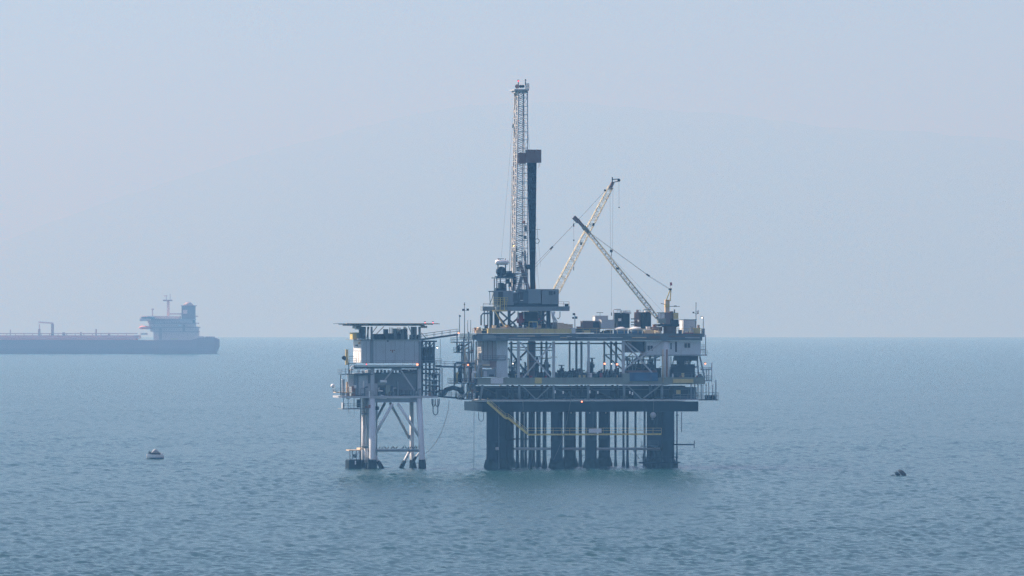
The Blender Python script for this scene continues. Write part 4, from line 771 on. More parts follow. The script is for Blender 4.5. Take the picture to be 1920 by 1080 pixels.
# deck and girder at 742-754
g = MB().bx(703, 791, 746.5, 754.6, .4, .9).build('girder', 'grey_steel', sat); MB().bx(703, 791, 747, 754, SB, SB + .5).build('girder', 'mid_steel', sat)
MB().bx(640, 822, 742.2, 746.4, 0, 13).build('deck', 'pale_steel', sat); MB().bx(700, 704, 747, 754, .5, SB).build('girder', 'mid_steel', sat); MB().bx(788, 791.5, 747, 754, .9, SB).build('girder', 'mid_steel', sat)
MB().add([L(703, 747, .2), L(714, 740, .2), L(725, 743, .2), L(725, 748, .2), L(703, 747, .6), L(714, 740, .6), L(725, 743, .6), L(725, 748, .6)], [(3, 2, 1, 0), (4, 5, 6, 7), (0, 1, 5, 4), (1, 2, 6, 5), (2, 3, 7, 6), (3, 0, 4, 7)]).build('gusset', 'sign_white', sat)
MB().rail([L(640, 742, 0), L(700, 742, 0)]).build('railing', 'grey_steel', sat); MB().rail([L(745, 742, 0), L(822, 742, 0)]).build('railing', 'grey_steel', sat)
# hanging platform under the deck, left
MB().bx(642, 699, 765.4, 767.6, 0.5, 7).build('hanging_deck', 'grey_steel', sat); MB().rail([L(643, 765.4, .6), L(698, 765.4, .6)], 1.1).build('railing', 'grey_steel', sat)
for x in (644, 653, 664, 676): MB().bx(x - .6, x + .6, 746, 766, .7, .9).build('hanger', 'grey_steel', sat)
MB().bx(642, 646, 755, 765, 1, 2).build('cabinet', 'white_paint', sat); MB().bx(670, 676, 749, 764, 3, 4).build('cabinet', 'machine', sat); MB().bx(701, 711, 762, 769, 1, 2.4).build('cabinet', 'machine', sat); MB().bx(702, 709, 771, 775, 1, 2).build('cabinet', 'grey_steel', sat)
for x, y0, y1 in ((654, 767, 780), (664, 767, 784), (679, 767, 790)): MB().tube(L(x, y0, 1), L(x, y1, 1), .04, 5).build('rope_end', 'rope', sat)
# storey 691-742
for x, w, m in ((698.5, 7, 'pale_steel'), (786.5, 6.5, 'pale_steel')): MB().bx(x - w / 2, x + w / 2, 691, 742, .3, 1).build('column', m, sat)
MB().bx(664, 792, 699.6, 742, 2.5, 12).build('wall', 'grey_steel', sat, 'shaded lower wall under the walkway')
for k in range(9): x = 712 + k * 8.6; MB().bx(x - .3, x + .3, 702, 741, 2.44, 2.49).build('rib', 'grey_steel', sat)
MB().bx(752, 783, 692.4, 700, 2.3, 2.44).build('window', 'window_dark', sat); MB().bx(765, 768, 692.5, 696, 2.2, 2.29).build('lamp_housing', 'white_paint', sat)
MB().bx(682, 750, 698.6, 700.6, .5, 2.4).build('pipe_rack', 'mid_steel', sat)
for x in range(672, 750, 7): MB().bx(x, x + rnd.uniform(1.5, 4), 692.5 + rnd.uniform(0, 2), 699, 1.5 + rnd.random(), 3.2).build('valve', rnd.choice(['machine', 'machine', 'white_paint', 'pale_steel', 'mid_steel']), sat)
for a, b in (((737, 693), (722, 712)), ((751, 693), (777, 732))): MB().beam(L(*a, .5), L(*b, .5), .3).build('knee_brace', 'pale_steel', sat)
MB().bx(735, 753, 690.5, 694.5, .4, .7).build('knee_plate', 'grey_steel', sat)
# equipment in front of the lower wall
for x0, x1, y0, y1, v, m in ((664, 671, 702, 740, 1.2, 'grey_steel'), (672, 690, 704, 741, 1.6, 'cladding'), (680.5, 683, 714, 727, 1.4, 'white_paint'), (686, 708, 719, 742, .8, 'pale_steel'), (709, 722, 727, 742, .6, 'machine'), (709, 723, 717, 722, .4, 'olive_grey'), (723, 732, 722, 741, .8, 'olive_grey'), (734, 737, 723, 741, .6, 'mid_steel'), (745, 748, 715, 741, .6, 'grey_steel'), (752, 775, 731, 741, 1, 'mid_steel'), (664, 668, 722, 728, .8, 'white_paint'), (692, 694, 733, 745, -.1, 'white_paint'), (710, 713, 727, 731, .3, 'white_paint')):
    MB().bx(x0, x1, y0, y1, v, v + 1.2).build('equipment_panel', m, sat)
t_ = MB().tube(L(713, 715, .8), L(725, 715, .8), .32, 10).build('air_tank', 'white_paint', sat); MB().tube(L(711, 729, .3), L(722, 729, .3), .2, 8).build('pipe', 'machine', sat); MB().tube(L(709, 733, .3), L(718, 733, .3), .16, 8).build('pipe', 'white_paint', sat)
for k in range(10): MB().tube(L(754 + k * 2.6, 741, .4), L(754 + k * 2.6, 729 - (k * 7) % 6, .4), .08, 6).build('pipe', 'grey_steel', sat)
for k in range(44):
    x = rnd.uniform(640, 820); v = rnd.uniform(.1, 2); h = rnd.uniform(3, 12); w = rnd.uniform(1.5, 6); y1 = 742 if k % 3 else rnd.choice((701, 742, 765))
    if y1 == 701 and x > 700: y1 = 742
    if y1 == 765 and x > 695: y1 = 742
    mm = rnd.choice(('white_paint', 'pale_steel', 'grey_steel', 'tan', 'machine', 'olive_grey', 'mid_steel', 'rust', 'leg_white'))
    if k % 2: MB().bx(x - w / 2, x + w / 2, y1 - h * .7, y1, v, v + w / 8).build('equipment_panel', mm, sat)
    else: p0, p1 = L(x, y1, v), L(x, y1 - h * 1.3, v); MB().path([p0, p1, p1 + Vector((.1, 0, .15)), p1 + Vector((.4 + w / 10, 0, .18))], w / 30, 6).build('pipe', mm, sat)
# left balconies, dishes and ladders
def sbal(x0, x1, y, v0, v1, h=1.1, m='mid_steel'):
    b = MB().bx(x0, x1, y, y + 1.6, v0, v1).build('balcony', m, sat); a, c = L(x0, y, v0), L(x1, y, v0); MB().rail([(a[0], v1, a[2]), a, c], h).build('railing', 'grey_steel', b)
sbal(640, 700, 701, 0, 5); sbal(630, 662, 735, 1, 5, .8, 'tan'); sbal(655, 668, 681, 1, 7)
for x, y0, y1, w, m, v in ((639, 702, 742, 1.6, 'machine', .6), (644, 712, 741, 5, 'pale_steel', 1.6), (658.5, 703.5, 725, 10, 'leg_white', 2), (652, 716, 741, 5, 'tan', 2.5), (663, 724, 742, 6, 'rust', 1), (654, 681, 702, 1.6, 'machine', 1), (650.5, 655, 684, 5, 'dull_yellow', 3), (647, 668, 676, 3, 'machine', 2), (653, 737, 748, 6, 'crane_cream', 1.5), (648, 690, 701, 1.2, 'grey_steel', 3), (658, 684, 701, 1.2, 'grey_steel', 4)):
    MB().bx(x - w / 2, x + w / 2, y0, y1, v, v + max(.2, w / 9)).build('stanchion' if w < 2 else 'deck_unit', m, sat)
MB().bx(653, 664, 702.8, 704.6, 1.8, 3.5).build('cap', 'white_paint', sat); MB().bx(641, 647, 710.6, 712.2, 1.5, 2.4).build('cap', 'white_paint', sat)
MB().beam(L(654, 668, 2), L(663, 668, 2), .14).build('stay', 'mid_steel', sat)
c = L(645.5, 671, 2); MB().path([c, c + Vector((-.1, -.22, 0)), c + Vector((-.12, -.4, 0))], [.1, .38, .5], 14).build('dish', 'machine', sat)
# main block
MB().bx(677.5, 790, 636.5, 681, .6, 12).build('wall', 'cladding', sat, 'tall ribbed grey wall under the helideck')
for k in range(56): x = 679 + k * 2.0; MB().bx(x - .26, x + .26, 640, 680.4, .5, .595).build('wall_rib', 'grey_steel' if k % 9 == 4 else 'cladding', sat)
a, b = L(677.5, 637.5, .6), L(677.5, 688, .6)
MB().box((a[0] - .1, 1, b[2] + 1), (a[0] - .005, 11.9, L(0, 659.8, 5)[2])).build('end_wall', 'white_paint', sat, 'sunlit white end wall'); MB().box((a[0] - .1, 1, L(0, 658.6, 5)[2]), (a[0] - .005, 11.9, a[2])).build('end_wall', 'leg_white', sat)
MB().box((a[0] - .9, .8, a[2]), (a[0] - .01, 11.9, a[2] + .3)).build('eave', 'white_paint', sat)
for v, dz in ((4, 0), (6.5, 0), (9, 0)): MB().box((a[0] - .16, v, L(0, 681, 5)[2]), (a[0] - .11, v + .12, L(0, 660, 5)[2])).build('wall_strip', 'grey_steel', sat)
MB().box((a[0] - .5, 5, L(0, 650, 5)[2]), (a[0] - .11, 7, L(0, 647, 5)[2])).build('vent', 'mid_steel', sat); MB().box((a[0] - .6, 1.2, L(0, 646, 5)[2]), (a[0] - .11, 2, L(0, 642, 5)[2])).build('vent', 'tan', sat)
MB().bx(663, 792, 636.2, 637.6, .2, 12.4).build('roof_edge', 'grey_steel', sat)
MB().bx(694, 700, 636.5, 681, .45, .59).build('column', 'grey_steel', sat); MB().bx(785, 790, 640, 742, .4, .6).build('column', 'grey_steel', sat)
MB().bx(726, 728.5, 638, 641, .4, .58).build('junction_box', 'mid_steel', sat)
sg = MB().bx(731, 741.5, 655.5, 661.5, .5, .56).build('sign_panel', 'cladding', sat)
for x0, x1, y0, y1 in ((731.6, 734, 656, 658), (735, 737, 656.2, 661), (738, 741, 656, 657.6)): MB().bx(x0, x1, y0, y1, .44, .49).build('sign_mark', 'rust', sg)
MB().bx(664, 828, 684.4, 686.0, -.8, .5).build('walkway', 'girder_grey', sat); MB().rail([L(664, 684.4, -.75), L(828, 684.4, -.75)], 1.0, 2.2, .028).build('railing', 'grey_steel', sat); MB().bx(664, 789, 686.7, 691.4, .2, .6).build('girder', 'girder_grey', sat)
# dark frame on the right
MB().bx(790, 815, 650, 680, 5, 11).build('shade_wall', 'mid_steel', sat); MB().bx(789, 819.5, 638.6, 641.4, .8, 12).build('roof', 'machine', sat); MB().bx(790, 816, 650.5, 652, .6, 5).build('beam', 'mid_steel', sat)
for x, w in ((791.5, 4), (799, 3), (806, 3.6), (814, 3)): MB().bx(x - w / 2, x + w / 2, 641, 742, 1, 1.5).build('column', 'machine' if w > 3.2 else 'mid_steel', sat)
for a, b in (((792, 650), (800, 641)), ((800, 641), (807, 650)), ((807, 650), (814, 641))): MB().beam(L(*a, 1), L(*b, 1), .2).build('brace', 'mid_steel', sat)
MB().bx(793, 813, 668, 681, 1.2, 4.8).build('locker_row', 'machine', sat); MB().bx(797, 800, 655, 668, 2, 4).build('pipe', 'grey_steel', sat); MB().rail([L(812, 681, .2), L(828, 681, .2)], 1.1).build('railing', 'mid_steel', sat)
for x0, y in ((792, 700), (794, 712), (791, 722), (793, 733)):
    MB().tube(L(x0, y, 2), L(822, y + 2, 2), .18, 8).build('pipe', 'mid_steel', sat); MB().bx(800, 807, y + 3, y + 7, 1.4, 2).build('valve', 'white_paint', sat)
    MB().bx(811, 820, y + 1, y + 9, 2.4, 4).build('vessel', 'machine', sat)
MB().bx(791, 824, 691, 694, 1, 8).build('beam', 'machine', sat)
for x in (818, 825, 829): MB().bx(x - .8, x + .8, 690, 742, 1.2, 1.5).build('stanchion', 'mid_steel', sat)
MB().path([L(806, 742, .6), L(806, 706, .6), L(811, 699, .6), L(819, 697, .6), L(823, 701, .6), L(823, 742, .6)], .12, 8).build('pipe', 'grey_steel', sat)
MB().tube(L(825.5, 636, 3), L(825.5, 690, 3), .05, 5).build('stay', 'mid_steel', sat)
# roof equipment and helideck
hd = MB().bx(657, 812, 606.8, 608.8, -1, 17).build('helideck', 'mid_steel', sat)
nx = MB(); nx.bx(647, 657.5, 606.2, 607.4, -1, 17); nx.build('safety_net', 'mid_steel', hd); MB().bx(812, 825, 606.8, 607.8, -1, 17).build('safety_net', 'mid_steel', hd)
MB().bx(650, 822, 606.0, 606.9, -2.4, -1.05).build('safety_net', 'tan', hd)
for k in range(9): x = 664 + k * 16.4; MB().bx(x, x + 1, 608.9, 611, -.8, 16.5).build('deck_beam', 'mid_steel', hd)
for x, y0, y1 in ((667, 611, 616), (672, 611, 618), (795, 611, 615)): MB().bx(x, x + 6, y0, y1, 3, 8).build('bracket', 'pale_steel', sat)
for x, w, v in ((680, 12, 1.5), (772, 3, 1.5), (780, 3, 1.5), (787, 4, 1.5), (697, 3.5, 1.5), (690, 2.4, 6), (776, 4, 8)): MB().bx(x - w / 2, x + w / 2, 612.5, 636, v, v + min(1.2, w / 8)).build('helideck_post', 'mid_steel' if w > 5 else 'grey_steel', sat)
for a, b in (((687, 635), (692, 613)), ((698, 624), (707, 612)), ((706, 626), (720, 612)), ((766, 612), (775, 634)), ((790, 624), (800, 636)), ((757, 614), (763, 624))): MB().beam(L(*a, 2), L(*b, 2), .16).build('helideck_brace', 'grey_steel', sat)
for x0, x1, y0, m, v in ((700, 720, 626, 'machine', 3), (707, 714, 628, 'dark_steel', 2.5), (721, 728, 617, 'mid_steel', 2), (728, 739, 625, 'machine', 3), (739, 744, 616, 'grey_steel', 2.4), (744, 753, 619, 'machine', 3), (753, 758, 617, 'grey_steel', 2.2), (758, 764, 616, 'machine', 3), (770, 789, 628, 'machine', 4)):
    MB().bx(x0, x1, y0, 636, v, v + 2).build('roof_unit', m, sat)
for x in (731, 735, 746, 750): MB().tube(L(x, 626, 2.2), L(x, 614, 2.2), .12, 6).build('roof_vent', 'pale_steel', sat)
MB().tube(L(744, 619, 2), L(748, 619, 2), .3, 8).build('roof_vent', 'white_paint', sat); MB().beam(L(757, 613, 2), L(763, 617, 2), .3).build('roof_duct', 'crane_cream', sat)
MB().rail([L(700, 636, .4), L(790, 636, .4)], 1.0).build('railing', 'mid_steel', sat)
bx_ = MB().bx(661, 676, 623.5, 636.4, 2, 6).build('roof_hut', 'dull_yellow', sat); MB().bx(668.5, 674, 624.5, 636, 1.93, 1.99).build('door', 'olive_grey', bx_)
dm = thing('radar_dome', 'small white dome on the lower left balcony arm', 'radar dome', L(624, 729, 2)); MB().ball(L(623.8, 723.5, 2), .48).build('dome', 'white_paint', dm); MB().tube(L(624, 727, 2), L(625, 733, 2), .12, 6).build('stem', 'pale_steel', dm); MB().beam(L(624.5, 733, 2), L(634, 735.6, 2), .14).build('arm', 'mid_steel', dm)
# ---------------------------------------------------------------- bridges between the platforms
def bridge(label, x0, y0, x1, y1, v, w, m, h=1.15, truss=0.0, arch=False):
    t = thing('footbridge', label, 'footbridge', L((x0 + x1) / 2, (y0 + y1) / 2, v)); a, b = L(x0, y0, v), L(x1, y1, v); W = Vector((0, w, 0))
    MB().beam(a + W * .5, b + W * .5, w, .25).build('deck', m, t)
    for o in (Vector((0, 0, 0)), W): MB().beam(a + o, b + o, .16, .42).build('stringer', m, t); MB().rail([a + o + Vector((0, 0, .15)), b + o + Vector((0, 0, .15))], h, 1.9).build('railing', 'grey_steel', t)
    if arch:
        for o in (Vector((0, -.1, 0)), W):
            MB().path([L(829, 742, v) + o, L(838, 731, v) + o, L(850, 727, v) + o, L(862, 730, v) + o, L(869, 738, v) + o], .5, 8).build('arch', 'machine', t)
            MB().beam(L(824, 733, v) + o, L(869, 727, v) + o, .3).build('top_chord', 'mid_steel', t)
            for x in (836, 846, 856, 863): MB().beam(L(x, 730, v) + o, L(x, 746, v) + o, .1).build('web_post', 'machine', t)
    return t
bridge('upper footbridge sloping up from the helideck block to the main platform', 786, 637.5, 859, 627.2, 3, 1.6, 'mid_steel'); bridge('middle flat footbridge between the two platforms', 818, 687, 868, 688.5, 3, 1.4, 'mid_steel', 1.1); bridge('lower footbridge with a dark arched truss', 817, 742.5, 870, 747.5, 2, 1.8, 'machine', 1.0, arch=True)
# ---------------------------------------------------------------- hoses and ropes
def hose(pts, r_, m, name, label, cat): MB().path(pts, r_, 6).thing(name, m, label, cat, pts[0])
hose([L(x, y, 1) for x, y in ((842, 751), (841, 765), (837, 782), (832, 798), (826, 814), (817, 830), (806, 843), (795, 852), (790, 853))], .05, 'rope', 'rope', 'long thin rope sagging from the lower bridge to the white leg', 'rope')
lp = thing('hose_loops', 'three dark hose loops hanging below the lower bridge', 'hose', L(816, 747, 1))
for x0, x1, y in ((810, 816, 762), (812, 821, 778), (816, 823.5, 762)): MB().path([L(x0, 748, 1), L(x0, y - 5, 1), L((x0 + x1) / 2 - (x1 - x0) * .3, y - 1, 1), L((x0 + x1) / 2, y, 1), L((x0 + x1) / 2 + (x1 - x0) * .3, y - 1, 1), L(x1, y - 5, 1), L(x1, 748, 1)], .11, 6).build('loop', 'machine', lp)
hose([L(x, y, 0) for x, y in ((897.5, 772), (897.5, 784), (899, 788.5), (902, 790.5), (905.5, 788.5), (907, 784), (907, 772))], .08, 'machine', 'hose', 'U shaped hose hanging under the left end of the dark girder', 'hose')
hose([L(889, 749, -.3), L(888.7, 800, -.3), L(888.5, 878, -.3)], .05, 'mid_steel', 'rope', 'straight rope hanging to the water left of the dark legs', 'rope')
hose([L(x, y, -.7) for x, y in ((1072.5, 722), (1070, 750), (1064, 785), (1056, 820), (1047, 842), (1038, 862))], .05, 'cable', 'cable', 'slanting cable crossing in front of the middle legs', 'cable')
hose([L(x, y, -.7) for x, y in ((980.5, 753), (981, 764), (980, 776))], .07, 'grey_steel', 'pipe', 'short pipe hanging from the pale edge beam', 'pipe')
fb = thing('float_ball', 'pale round float hung from a line before the right legs', 'float', L(1225, 784, -.8)); MB().ball(L(1224.5, 778.5, -.8), .72).build('ball', 'pale_steel', fb); MB().tube(L(1225.5, 752, -.8), L(1225, 773, -.8), .05, 5).build('line', 'cable', fb); MB().bx(1222, 1225.5, 784, 787.5, -.85, -.6).build('shackle', 'grey_steel', fb)
# ---------------------------------------------------------------- light poles and lit lamps
def pole(px, y0, y1, v, heads, label, m='mid_steel'):
    t = thing('light_pole', label, 'light pole', L(px, y1, v)); MB().tube(L(px, y1, v), L(px, y0, v), .09, 8).build('pole', m, t)
    for hx, hy, w in heads: MB().beam(L(px, hy + 2, v), L(hx, hy + 1, v), .07).build('arm', m, t); MB().bx(hx - w / 2, hx + w / 2, hy - w * .5, hy + w * .5, v - .2, v + .2).build('floodlight', 'machine', t)
    return t
pole(871, 567, 636, 1.6, ((869, 581, 4), (877.3, 580.5, 4), (871, 571, 2)), 'tall floodlight pole at the left end of the main platform')
pole(861.5, 590, 624, 5, ((862.5, 592.5, 3),), 'short lamp pole beside the tall floodlight pole at left'); pole(1078, 588, 626, 1, ((1076.3, 589, 4), (1075, 596, 3.4), (1080.5, 595.5, 4.4)), 'floodlight pole with three heads right of the rig')
p_ = pole(1305, 567, 628, 5, ((1300.5, 586, 3), (1309, 587, 2.6)), 'tall pole with a white dish behind the container'); MB().ball(L(1308.3, 583, 4.8), .28).build('dish', 'white_paint', p_)
pole(1318.6, 594.5, 625, 2, (), 'lamp post at the right edge of the upper deck'); MB().bx(1317, 1321.5, 616, 632, 1.6, 2.6).thing('switch_box', 'grey_steel', 'grey switch box at the foot of the right edge lamp post', 'switch box', L(1319, 632, 2))
for px, y0, y1 in ((877, 600, 625), (882.5, 600, 625)): MB().tube(L(px, y0, 3), L(px, y1, 3), .07, 6).thing('antenna', 'mid_steel', ('left' if px < 880 else 'right') + ' one of two thin rods behind the tall floodlight pole', 'antenna', L(px, y1, 3))
MB().tube(L(1343, 712, 4), L(1343, 752, 4), .05, 5).thing('antenna', 'mid_steel', 'thin rod on the low right work basket', 'antenna', L(1343, 752, 4))
def lamp(px, py, v, m, label, r_=.2):
    t = thing('deck_lamp', label, 'lamp', L(px, py, v), 'lit deck lamps'); MB().ball(L(px, py, v), r_ * .8).build('bulb', m, t); MB().bx(px - 1.8, px + 1.8, py - 2.6, py - 1.4, v - .15, v + .25).build('hood', 'machine', t); MB().beam(L(px, py - 2, v + .2), L(px, py - 2, v + .9), .08).build('bracket', 'machine', t)
for a in ((687, 683, -.95, 'lamp_red', 'dim red lamp at the left of the satellite walkway', .2), (782.5, 683.3, -.95, 'lamp_orange', 'bright orange lamp at the right of the satellite walkway', .3), (820, 652, 3, 'lamp_white', 'white lamp beside the dark frame right of the ribbed wall', .2), (860, 624.3, 2, 'lamp_orange', 'orange lamp where the upper bridge meets the main platform', .2), (877.6, 684, .6, 'lamp_orange', 'orange lamp on the stair tower at left', .22), (961.6, 681.8, 4, 'lamp_white', 'white lamp right of the tall grey module', .18), (1133.7, 682, -.1, 'lamp_orange', 'left orange lamp in the open bay', .28), (1146.7, 682.2, 1.5, 'lamp_white', 'white lamp between two orange lamps in the open bay', .16), (1157, 683, -.1, 'lamp_orange', 'right orange lamp in the open bay', .28), (1316.3, 595.6, 2, 'lamp_white', 'white lamp on top of the right edge lamp post', .2), (1322.5, 682, 2.6, 'lamp_orange', 'orange lamp above the small platform at the right end', .22), (1091, 753, -.6, 'lamp_orange', 'bright orange lamp on the dark lower girder', .22), (963, 461, 6.5, 'lamp_amber', 'amber lamp on the left leg of the mast', .2), (972, 152, 9, 'lamp_red', 'red beacon on top of the mast', .22), (797, 605, -.9, 'lamp_red', 'left red light on the helideck edge', .16), (812, 605, -.9, 'lamp_red', 'right red light on the helideck edge', .18)): lamp(*a)
# ---------------------------------------------------------------- birds on the low brace
def bird(px, py, v, label, m, flip=1, s=1.0):
    p = L(px, py, v) ; f = flip
    pts = [(-.30, 0, .08), (-.20, 0, .14), (-.06, 0, .26), (.06, 0, .40), (.10, 0, .52), (.10, 0, .60), (.15, 0, .665), (.21, 0, .665), (.32, 0, .645)]; rr = [.02, .07, .13, .12, .065, .045, .06, .035, .008]
    b = MB().path([p + Vector((x * f, y, z)) * s for x, y, z in pts], [r_ * s for r_ in rr], 10)
    for d_ in (-.045, .045): b.tube(p + Vector((-.02 * f, d_, 0)) * s, p + Vector((-.03 * f, d_, .2)) * s, .018 * s, 5)
    b.thing('bird', m, label, 'bird', p, 'birds perched on the low brace')
bl = ['pale bird nearest the left leg on the low brace', 'first grey bird right of the leg side bird', 'second grey bird from the left leg', 'third grey bird left of the dark trio', 'grey bird just left of the dark trio', 'dark bird at the left of the trio', 'dark bird in the middle of the trio', 'dark bird at the right of the trio', 'dark bird at the left of the right hand row', 'second dark bird of the right hand row', 'dark bird just left of the back leg', 'dark bird in front of the back leg', 'dark bird just right of the back leg', 'dark bird second from the right front leg', 'dark bird nearest the right front leg']
for k, px in enumerate((704, 712, 717.2, 722.6, 727.8, 734.8, 738.4, 743.8, 756, 761, 766, 769.6, 773.6, 777.6, 781.2)):
    bird(px, 842.2, SV, bl[k], 'grey_feather' if k < 5 else 'feather', 1 if k % 3 else -1, (.92, 1.0, .95, 1.12, .98)[k % 5] * (1 if k < 5 else 1.1))
# ---------------------------------------------------------------- small boat and buoy
def at(px, py_water):
    """point of the sea surface seen at this coordinate"""
    e = (py_water - EYE) / FPX; dd = CAMZ / e; return Vector(((px - 960) / FPX * dd, CAMY + dd, 0.0)), dd / FPX
p, s = at(290, 859.3)
bt = bpy.data.objects.new('motorboat', None); COL.objects.link(bt); bt.location = p; bt.rotation_euler = (0, 0, R(32)); bt.scale = (1.1, 1.1, 1.12); ORG[bt.name] = Vector((0, 0, 0)); tag(bt, 'small white motorboat with a dark top floating left of the platforms', 'boat')
def hull_loft(st, n=9):
    """st: list of (x, half width, deck height, keel depth)"""
    m_ = MB(); rows = []
    for x, w, zt, zk in st:
        prof = [(-w, zt), (-w * .97, zt * .45 + zk * .1), (-w * .75, zk * .55), (0, zk), (w * .75, zk * .55), (w * .97, zt * .45 + zk * .1), (w, zt)]
        rows.append([(x, y, z) for y, z in prof])
    k = len(rows[0]); m_.add([q for r_ in rows for q in r_], [(i * k + j, (i + 1) * k + j, (i + 1) * k + j + 1, i * k + j + 1) for i in range(len(rows) - 1) for j in range(k - 1)], True)
    m_.add([q for r_ in rows for q in (r_[0], r_[-1])], [(2 * i, 2 * i + 1, 2 * i + 3, 2 * i + 2) for i in range(len(rows) - 1)])
    m_.add(rows[-1], [tuple(range(k))]); m_.add(rows[0], [tuple(reversed(range(k)))]); return m_
hull_loft([(-2.05, .05, 1.0, .3), (-1.8, .45, .95, .05), (-1.2, .78, .88, -.15), (-.2, .9, .84, -.25), (1.0, .88, .82, -.25), (1.95, .8, .84, -.2)]).build('hull', 'white_paint', bt)
hull_loft([(-1.7, .40, .16, 0), (-1.2, .74, .17, -.16), (-.2, .86, .17, -.26), (1.0, .86, .17, -.26), (2.0, .80, .17, -.22)]).build('waterline_shadow', 'blue', bt)  # blue band stands in for the hull's shadow at the waterline
MB().box((-1.1, -.55, .6), (1.25, .55, 1.2)).build('cabin', 'black', bt); MB().box((-1.35, -.5, .62), (-1.1, .5, 1.5)).build('windscreen', 'window_dark', bt); MB().path([(-.8, 0, 1.06), (-.3, 0, 1.5), (.1, 0, 1.78), (.5, 0, 1.6), (1.2, 0, 1.1)], [.16, .3, .36, .3, .16], 10).build('canopy', 'module_grey', bt); MB().box((1.5, -.2, .5), (1.9, .2, 1.2)).build('outboard', 'pale_steel', bt)
MB().tube((-1.5, 0, .7), (-1.4, 0, 1.75), .07, 6).build('post', 'machine', bt)
p, s = at(1686, 891.5)
by = bpy.data.objects.new('mooring_buoy', None); COL.objects.link(by); by.location = p; by.rotation_euler = (0, 0, R(-8)); ORG[by.name] = Vector((0, 0, 0)); tag(by, 'dark lumpy mooring buoy floating alone right of the platform', 'buoy')
MB().path([(-.25, 0, 1.05), (-.1, 0, 1.12), (.5, 0, .75), (1.05, 0, .2), (1.25, 0, -.3)], [.16, .3, .48, .52, .42], 14).build('drum', 'black', by); MB().path([(-1.0, .1, .62), (-.8, .1, .62), (-.35, .05, .25), (.1, 0, -.1)], [.2, .36, .42, .3], 12).build('float', 'machine', by); MB().path([(-1.9, 0, .02), (-1.5, 0, .13), (-1.0, 0, .0)], [.08, .16, .08], 8).build('chain_link', 'mid_steel', by); MB().path([(.2, -.1, 1.2), (.45, -.1, 1.18)], .1, 8).build('eye', 'black', by)
# ---------------------------------------------------------------- tanker far behind
TD = 6770.0; TS = TD / FPX
tz0 = -(TD * TD) / (2 * RE)
tn = bpy.data.objects.new('oil_tanker', None); COL.objects.link(tn); tn.location = ((118 - 960) * TS, CAMY + TD, tz0); ORG[tn.name] = Vector((0, 0, 0)); tag(tn, 'long hazy oil tanker far behind at the left edge', 'tanker')
def tx(px): return (px - 118) * TS
def tzz(py): return CAMZ - (py - EYE) / FPX * TD - tz0
def tb(x0, x1, y0, y1, w, y_off=0): return MB().box((tx(x0), -w + y_off, tzz(y1)), (tx(x1), w + y_off, tzz(y0)))
st = []
for px, w, top, keel in ((-190, .5, 634, 668), (-178, 9, 634.5, 668), (-160, 18, 635.5, 668), (-120, 25, 637, 668), (100, 26, 637.4, 668), (300, 26, 637.6, 668), (360, 24, 637.6, 668), (372, 23.6, 634, 668), (395, 20, 632.6, 667), (405, 17, 633.5, 664), (411, 13, 636, 650)):
    st.append((tx(px), w, tzz(top), tzz(keel)))
def ship_loft(st):
    m_ = MB(); rows = [[(x, -w, zt), (x, -w, zt * .5 + zk * .5), (x, -w * .94, zk), (x, w * .94, zk), (x, w, zt * .5 + zk * .5), (x, w, zt)] for x, w, zt, zk in st]; k = 6
    m_.add([q for r_ in rows for q in r_], [(i * k + j, (i + 1) * k + j, (i + 1) * k + (j + 1) % k, i * k + (j + 1) % k) for i in range(len(rows) - 1) for j in range(k)])
    m_.add(rows[0], [tuple(reversed(range(k)))]); m_.add(rows[-1], [tuple(range(k))]); return m_
ship_loft(st).build('hull', 'hull_paint', tn)
tb(-150, 256, 634.6, 637.4, 26.3).build('deck', 'ship_red', tn)
tb(-140, 262, 628.6, 634.9, 22).build('cargo_deck_gear', 'ship_grey', tn); tb(-140, 258, 624.5, 626.2, 7, -6).build('pipe_bridge', 'ship_grey', tn)
for k in range(24): x = -130 + k * 16; tb(x, x + 1.4, 626, 635, .6, -12.5).build('bridge_post', 'ship_grey', tn)
for k, (x0, x1, y0) in enumerate(((-120, 20, 630), (30, 90, 628.5), (98, 170, 629), (182, 255, 630))): tb(x0, x1, y0, 634.9, 9, -6).build('pipe_rack', 'ship_grey', tn)
for x, y0, w in ((180.5, 617, 2.6), (-40, 610, 2), (20, 618, 1.6), (120, 623, 5), (205, 624, 4), (74, 617, 4), (152, 622.5, 3)): tb(x - w / 2, x + w / 2, y0, 636, 1, -3).build('deck_post', 'ship_grey', tn)
tb(96, 101, 607, 636, 1.6, 0).build('crane_post', 'ship_grey', tn); MB().beam((tx(100), 0, tzz(606)), (tx(72), 0, tzz(604)), 1.5).build('crane_jib', 'ship_white', tn); tb(73, 75, 608, 636, .8).build('crane_rest', 'ship_white', tn)
for x0, x1, y0, y1, w in ((290, 372, 622, 638, 22), (284, 372, 613.5, 622, 20), (281, 366, 606, 613.5, 19), (279, 362, 599, 606, 17), (268, 338, 592.6, 599, 15)): tb(x0, x1, y0, y1, w).build('deckhouse', 'ship_white', tn)
for x0, x1, y, w in ((286, 374, 613.5, 22.5), (283, 372, 606, 20.8), (280, 366, 599, 19.6), (290, 373, 622, 22.6)): tb(x0, x1, y - .8, y + .8, w).build('deck_edge', 'ship_grey', tn)
tb(300, 306, 615, 637, 22.3).build('stair_house', 'ship_grey', tn); tb(344, 349, 608, 636, 20.3).build('casing', 'ship_grey', tn)
tb(265, 285, 597, 602, 27).build('bridge_wing', 'ship_white', tn)
tb(266.4, 278, 594, 597, 25).build('wheelhouse', 'ship_white', tn)
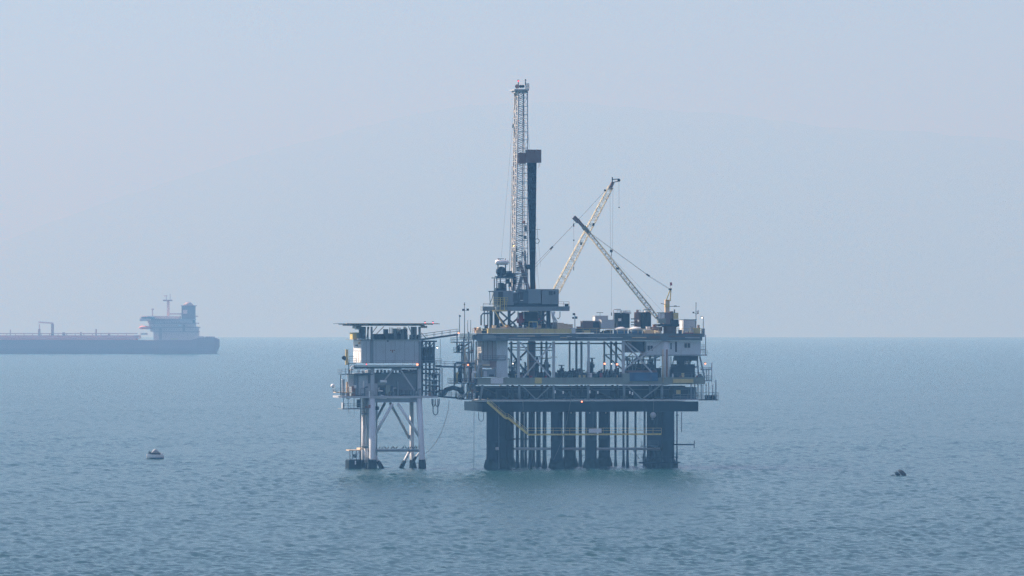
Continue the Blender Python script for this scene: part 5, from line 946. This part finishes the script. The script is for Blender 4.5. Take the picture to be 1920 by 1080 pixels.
for y in (608, 616, 624, 602):
    for k in range(11): x = 291 + k * 4.6; tb(x, x + 1.1, y + 1.3, y + 2.9, 22.2 if y > 620 else 20.2 if y > 612 else 19.2 if y > 605 else 17.2).build('window', 'hull_paint', tn)
tb(268, 292, 594.8, 597, 25.2).build('window', 'window_dark', tn)
fn = tb(341, 366, 573, 607, 8).build('funnel', 'funnel_blue', tn); MB().path([(tx(353), 0, tzz(573)), (tx(353), 0, tzz(566))], [6.4, 1.6], 12).build('funnel_cap', 'ship_grey', fn); tb(339.5, 368.5, 572.4, 574, 8.6).build('funnel_rim', 'ship_grey', fn); tb(344, 352, 581, 588, 8.3).build('funnel_mark', 'ship_white', fn); tb(365, 371, 592, 594, 5).build('funnel_step', 'ship_grey', fn)
ms = tb(313, 318, 563, 593, 1.2).build('mast', 'ship_white', tn); tb(305.5, 323, 562, 564.6, 2).build('radar_platform', 'ship_grey', ms); tb(307, 314, 554, 555.4, 1).build('radar_arm', 'ship_white', ms); tb(318.6, 319.4, 551, 563, .4).build('mast_top', 'ship_grey', ms); tb(311.5, 312.4, 553, 563, .4).build('mast_top', 'ship_grey', ms)
tb(318, 342, 587.4, 589.8, 4).build('catwalk', 'ship_grey', tn); tb(285, 287, 579, 593, .6).build('signal_post', 'ship_grey', tn); tb(284, 288.5, 578.6, 581, 1.2).build('signal_lamp', 'ship_grey', tn)
lb = MB().path([(tx(263), -23, tzz(614.6)), (tx(266), -23, tzz(614.2)), (tx(279), -23, tzz(614.2)), (tx(286), -23, tzz(614.8))], [.6, 1.9, 1.9, .8], 10).build('lifeboat', 'ship_red', tn); tb(281, 288, 612, 617.4, 1.4, -22).build('davit', 'ship_grey', tn)
tb(266, 279, 624.4, 627.8, 3, -20).build('provision_box', 'sign_white', tn); tb(336, 342, 609, 611.4, 20.4).build('life_raft', 'sign_white', tn); tb(372, 382, 630.6, 634, 14).build('winch_house', 'ship_white', tn)
tb(322, 336, 634, 637, 22.6).build('gangway', 'tan', tn); tb(386, 402, 631, 633, 10).build('mooring_winch', 'ship_grey', tn)
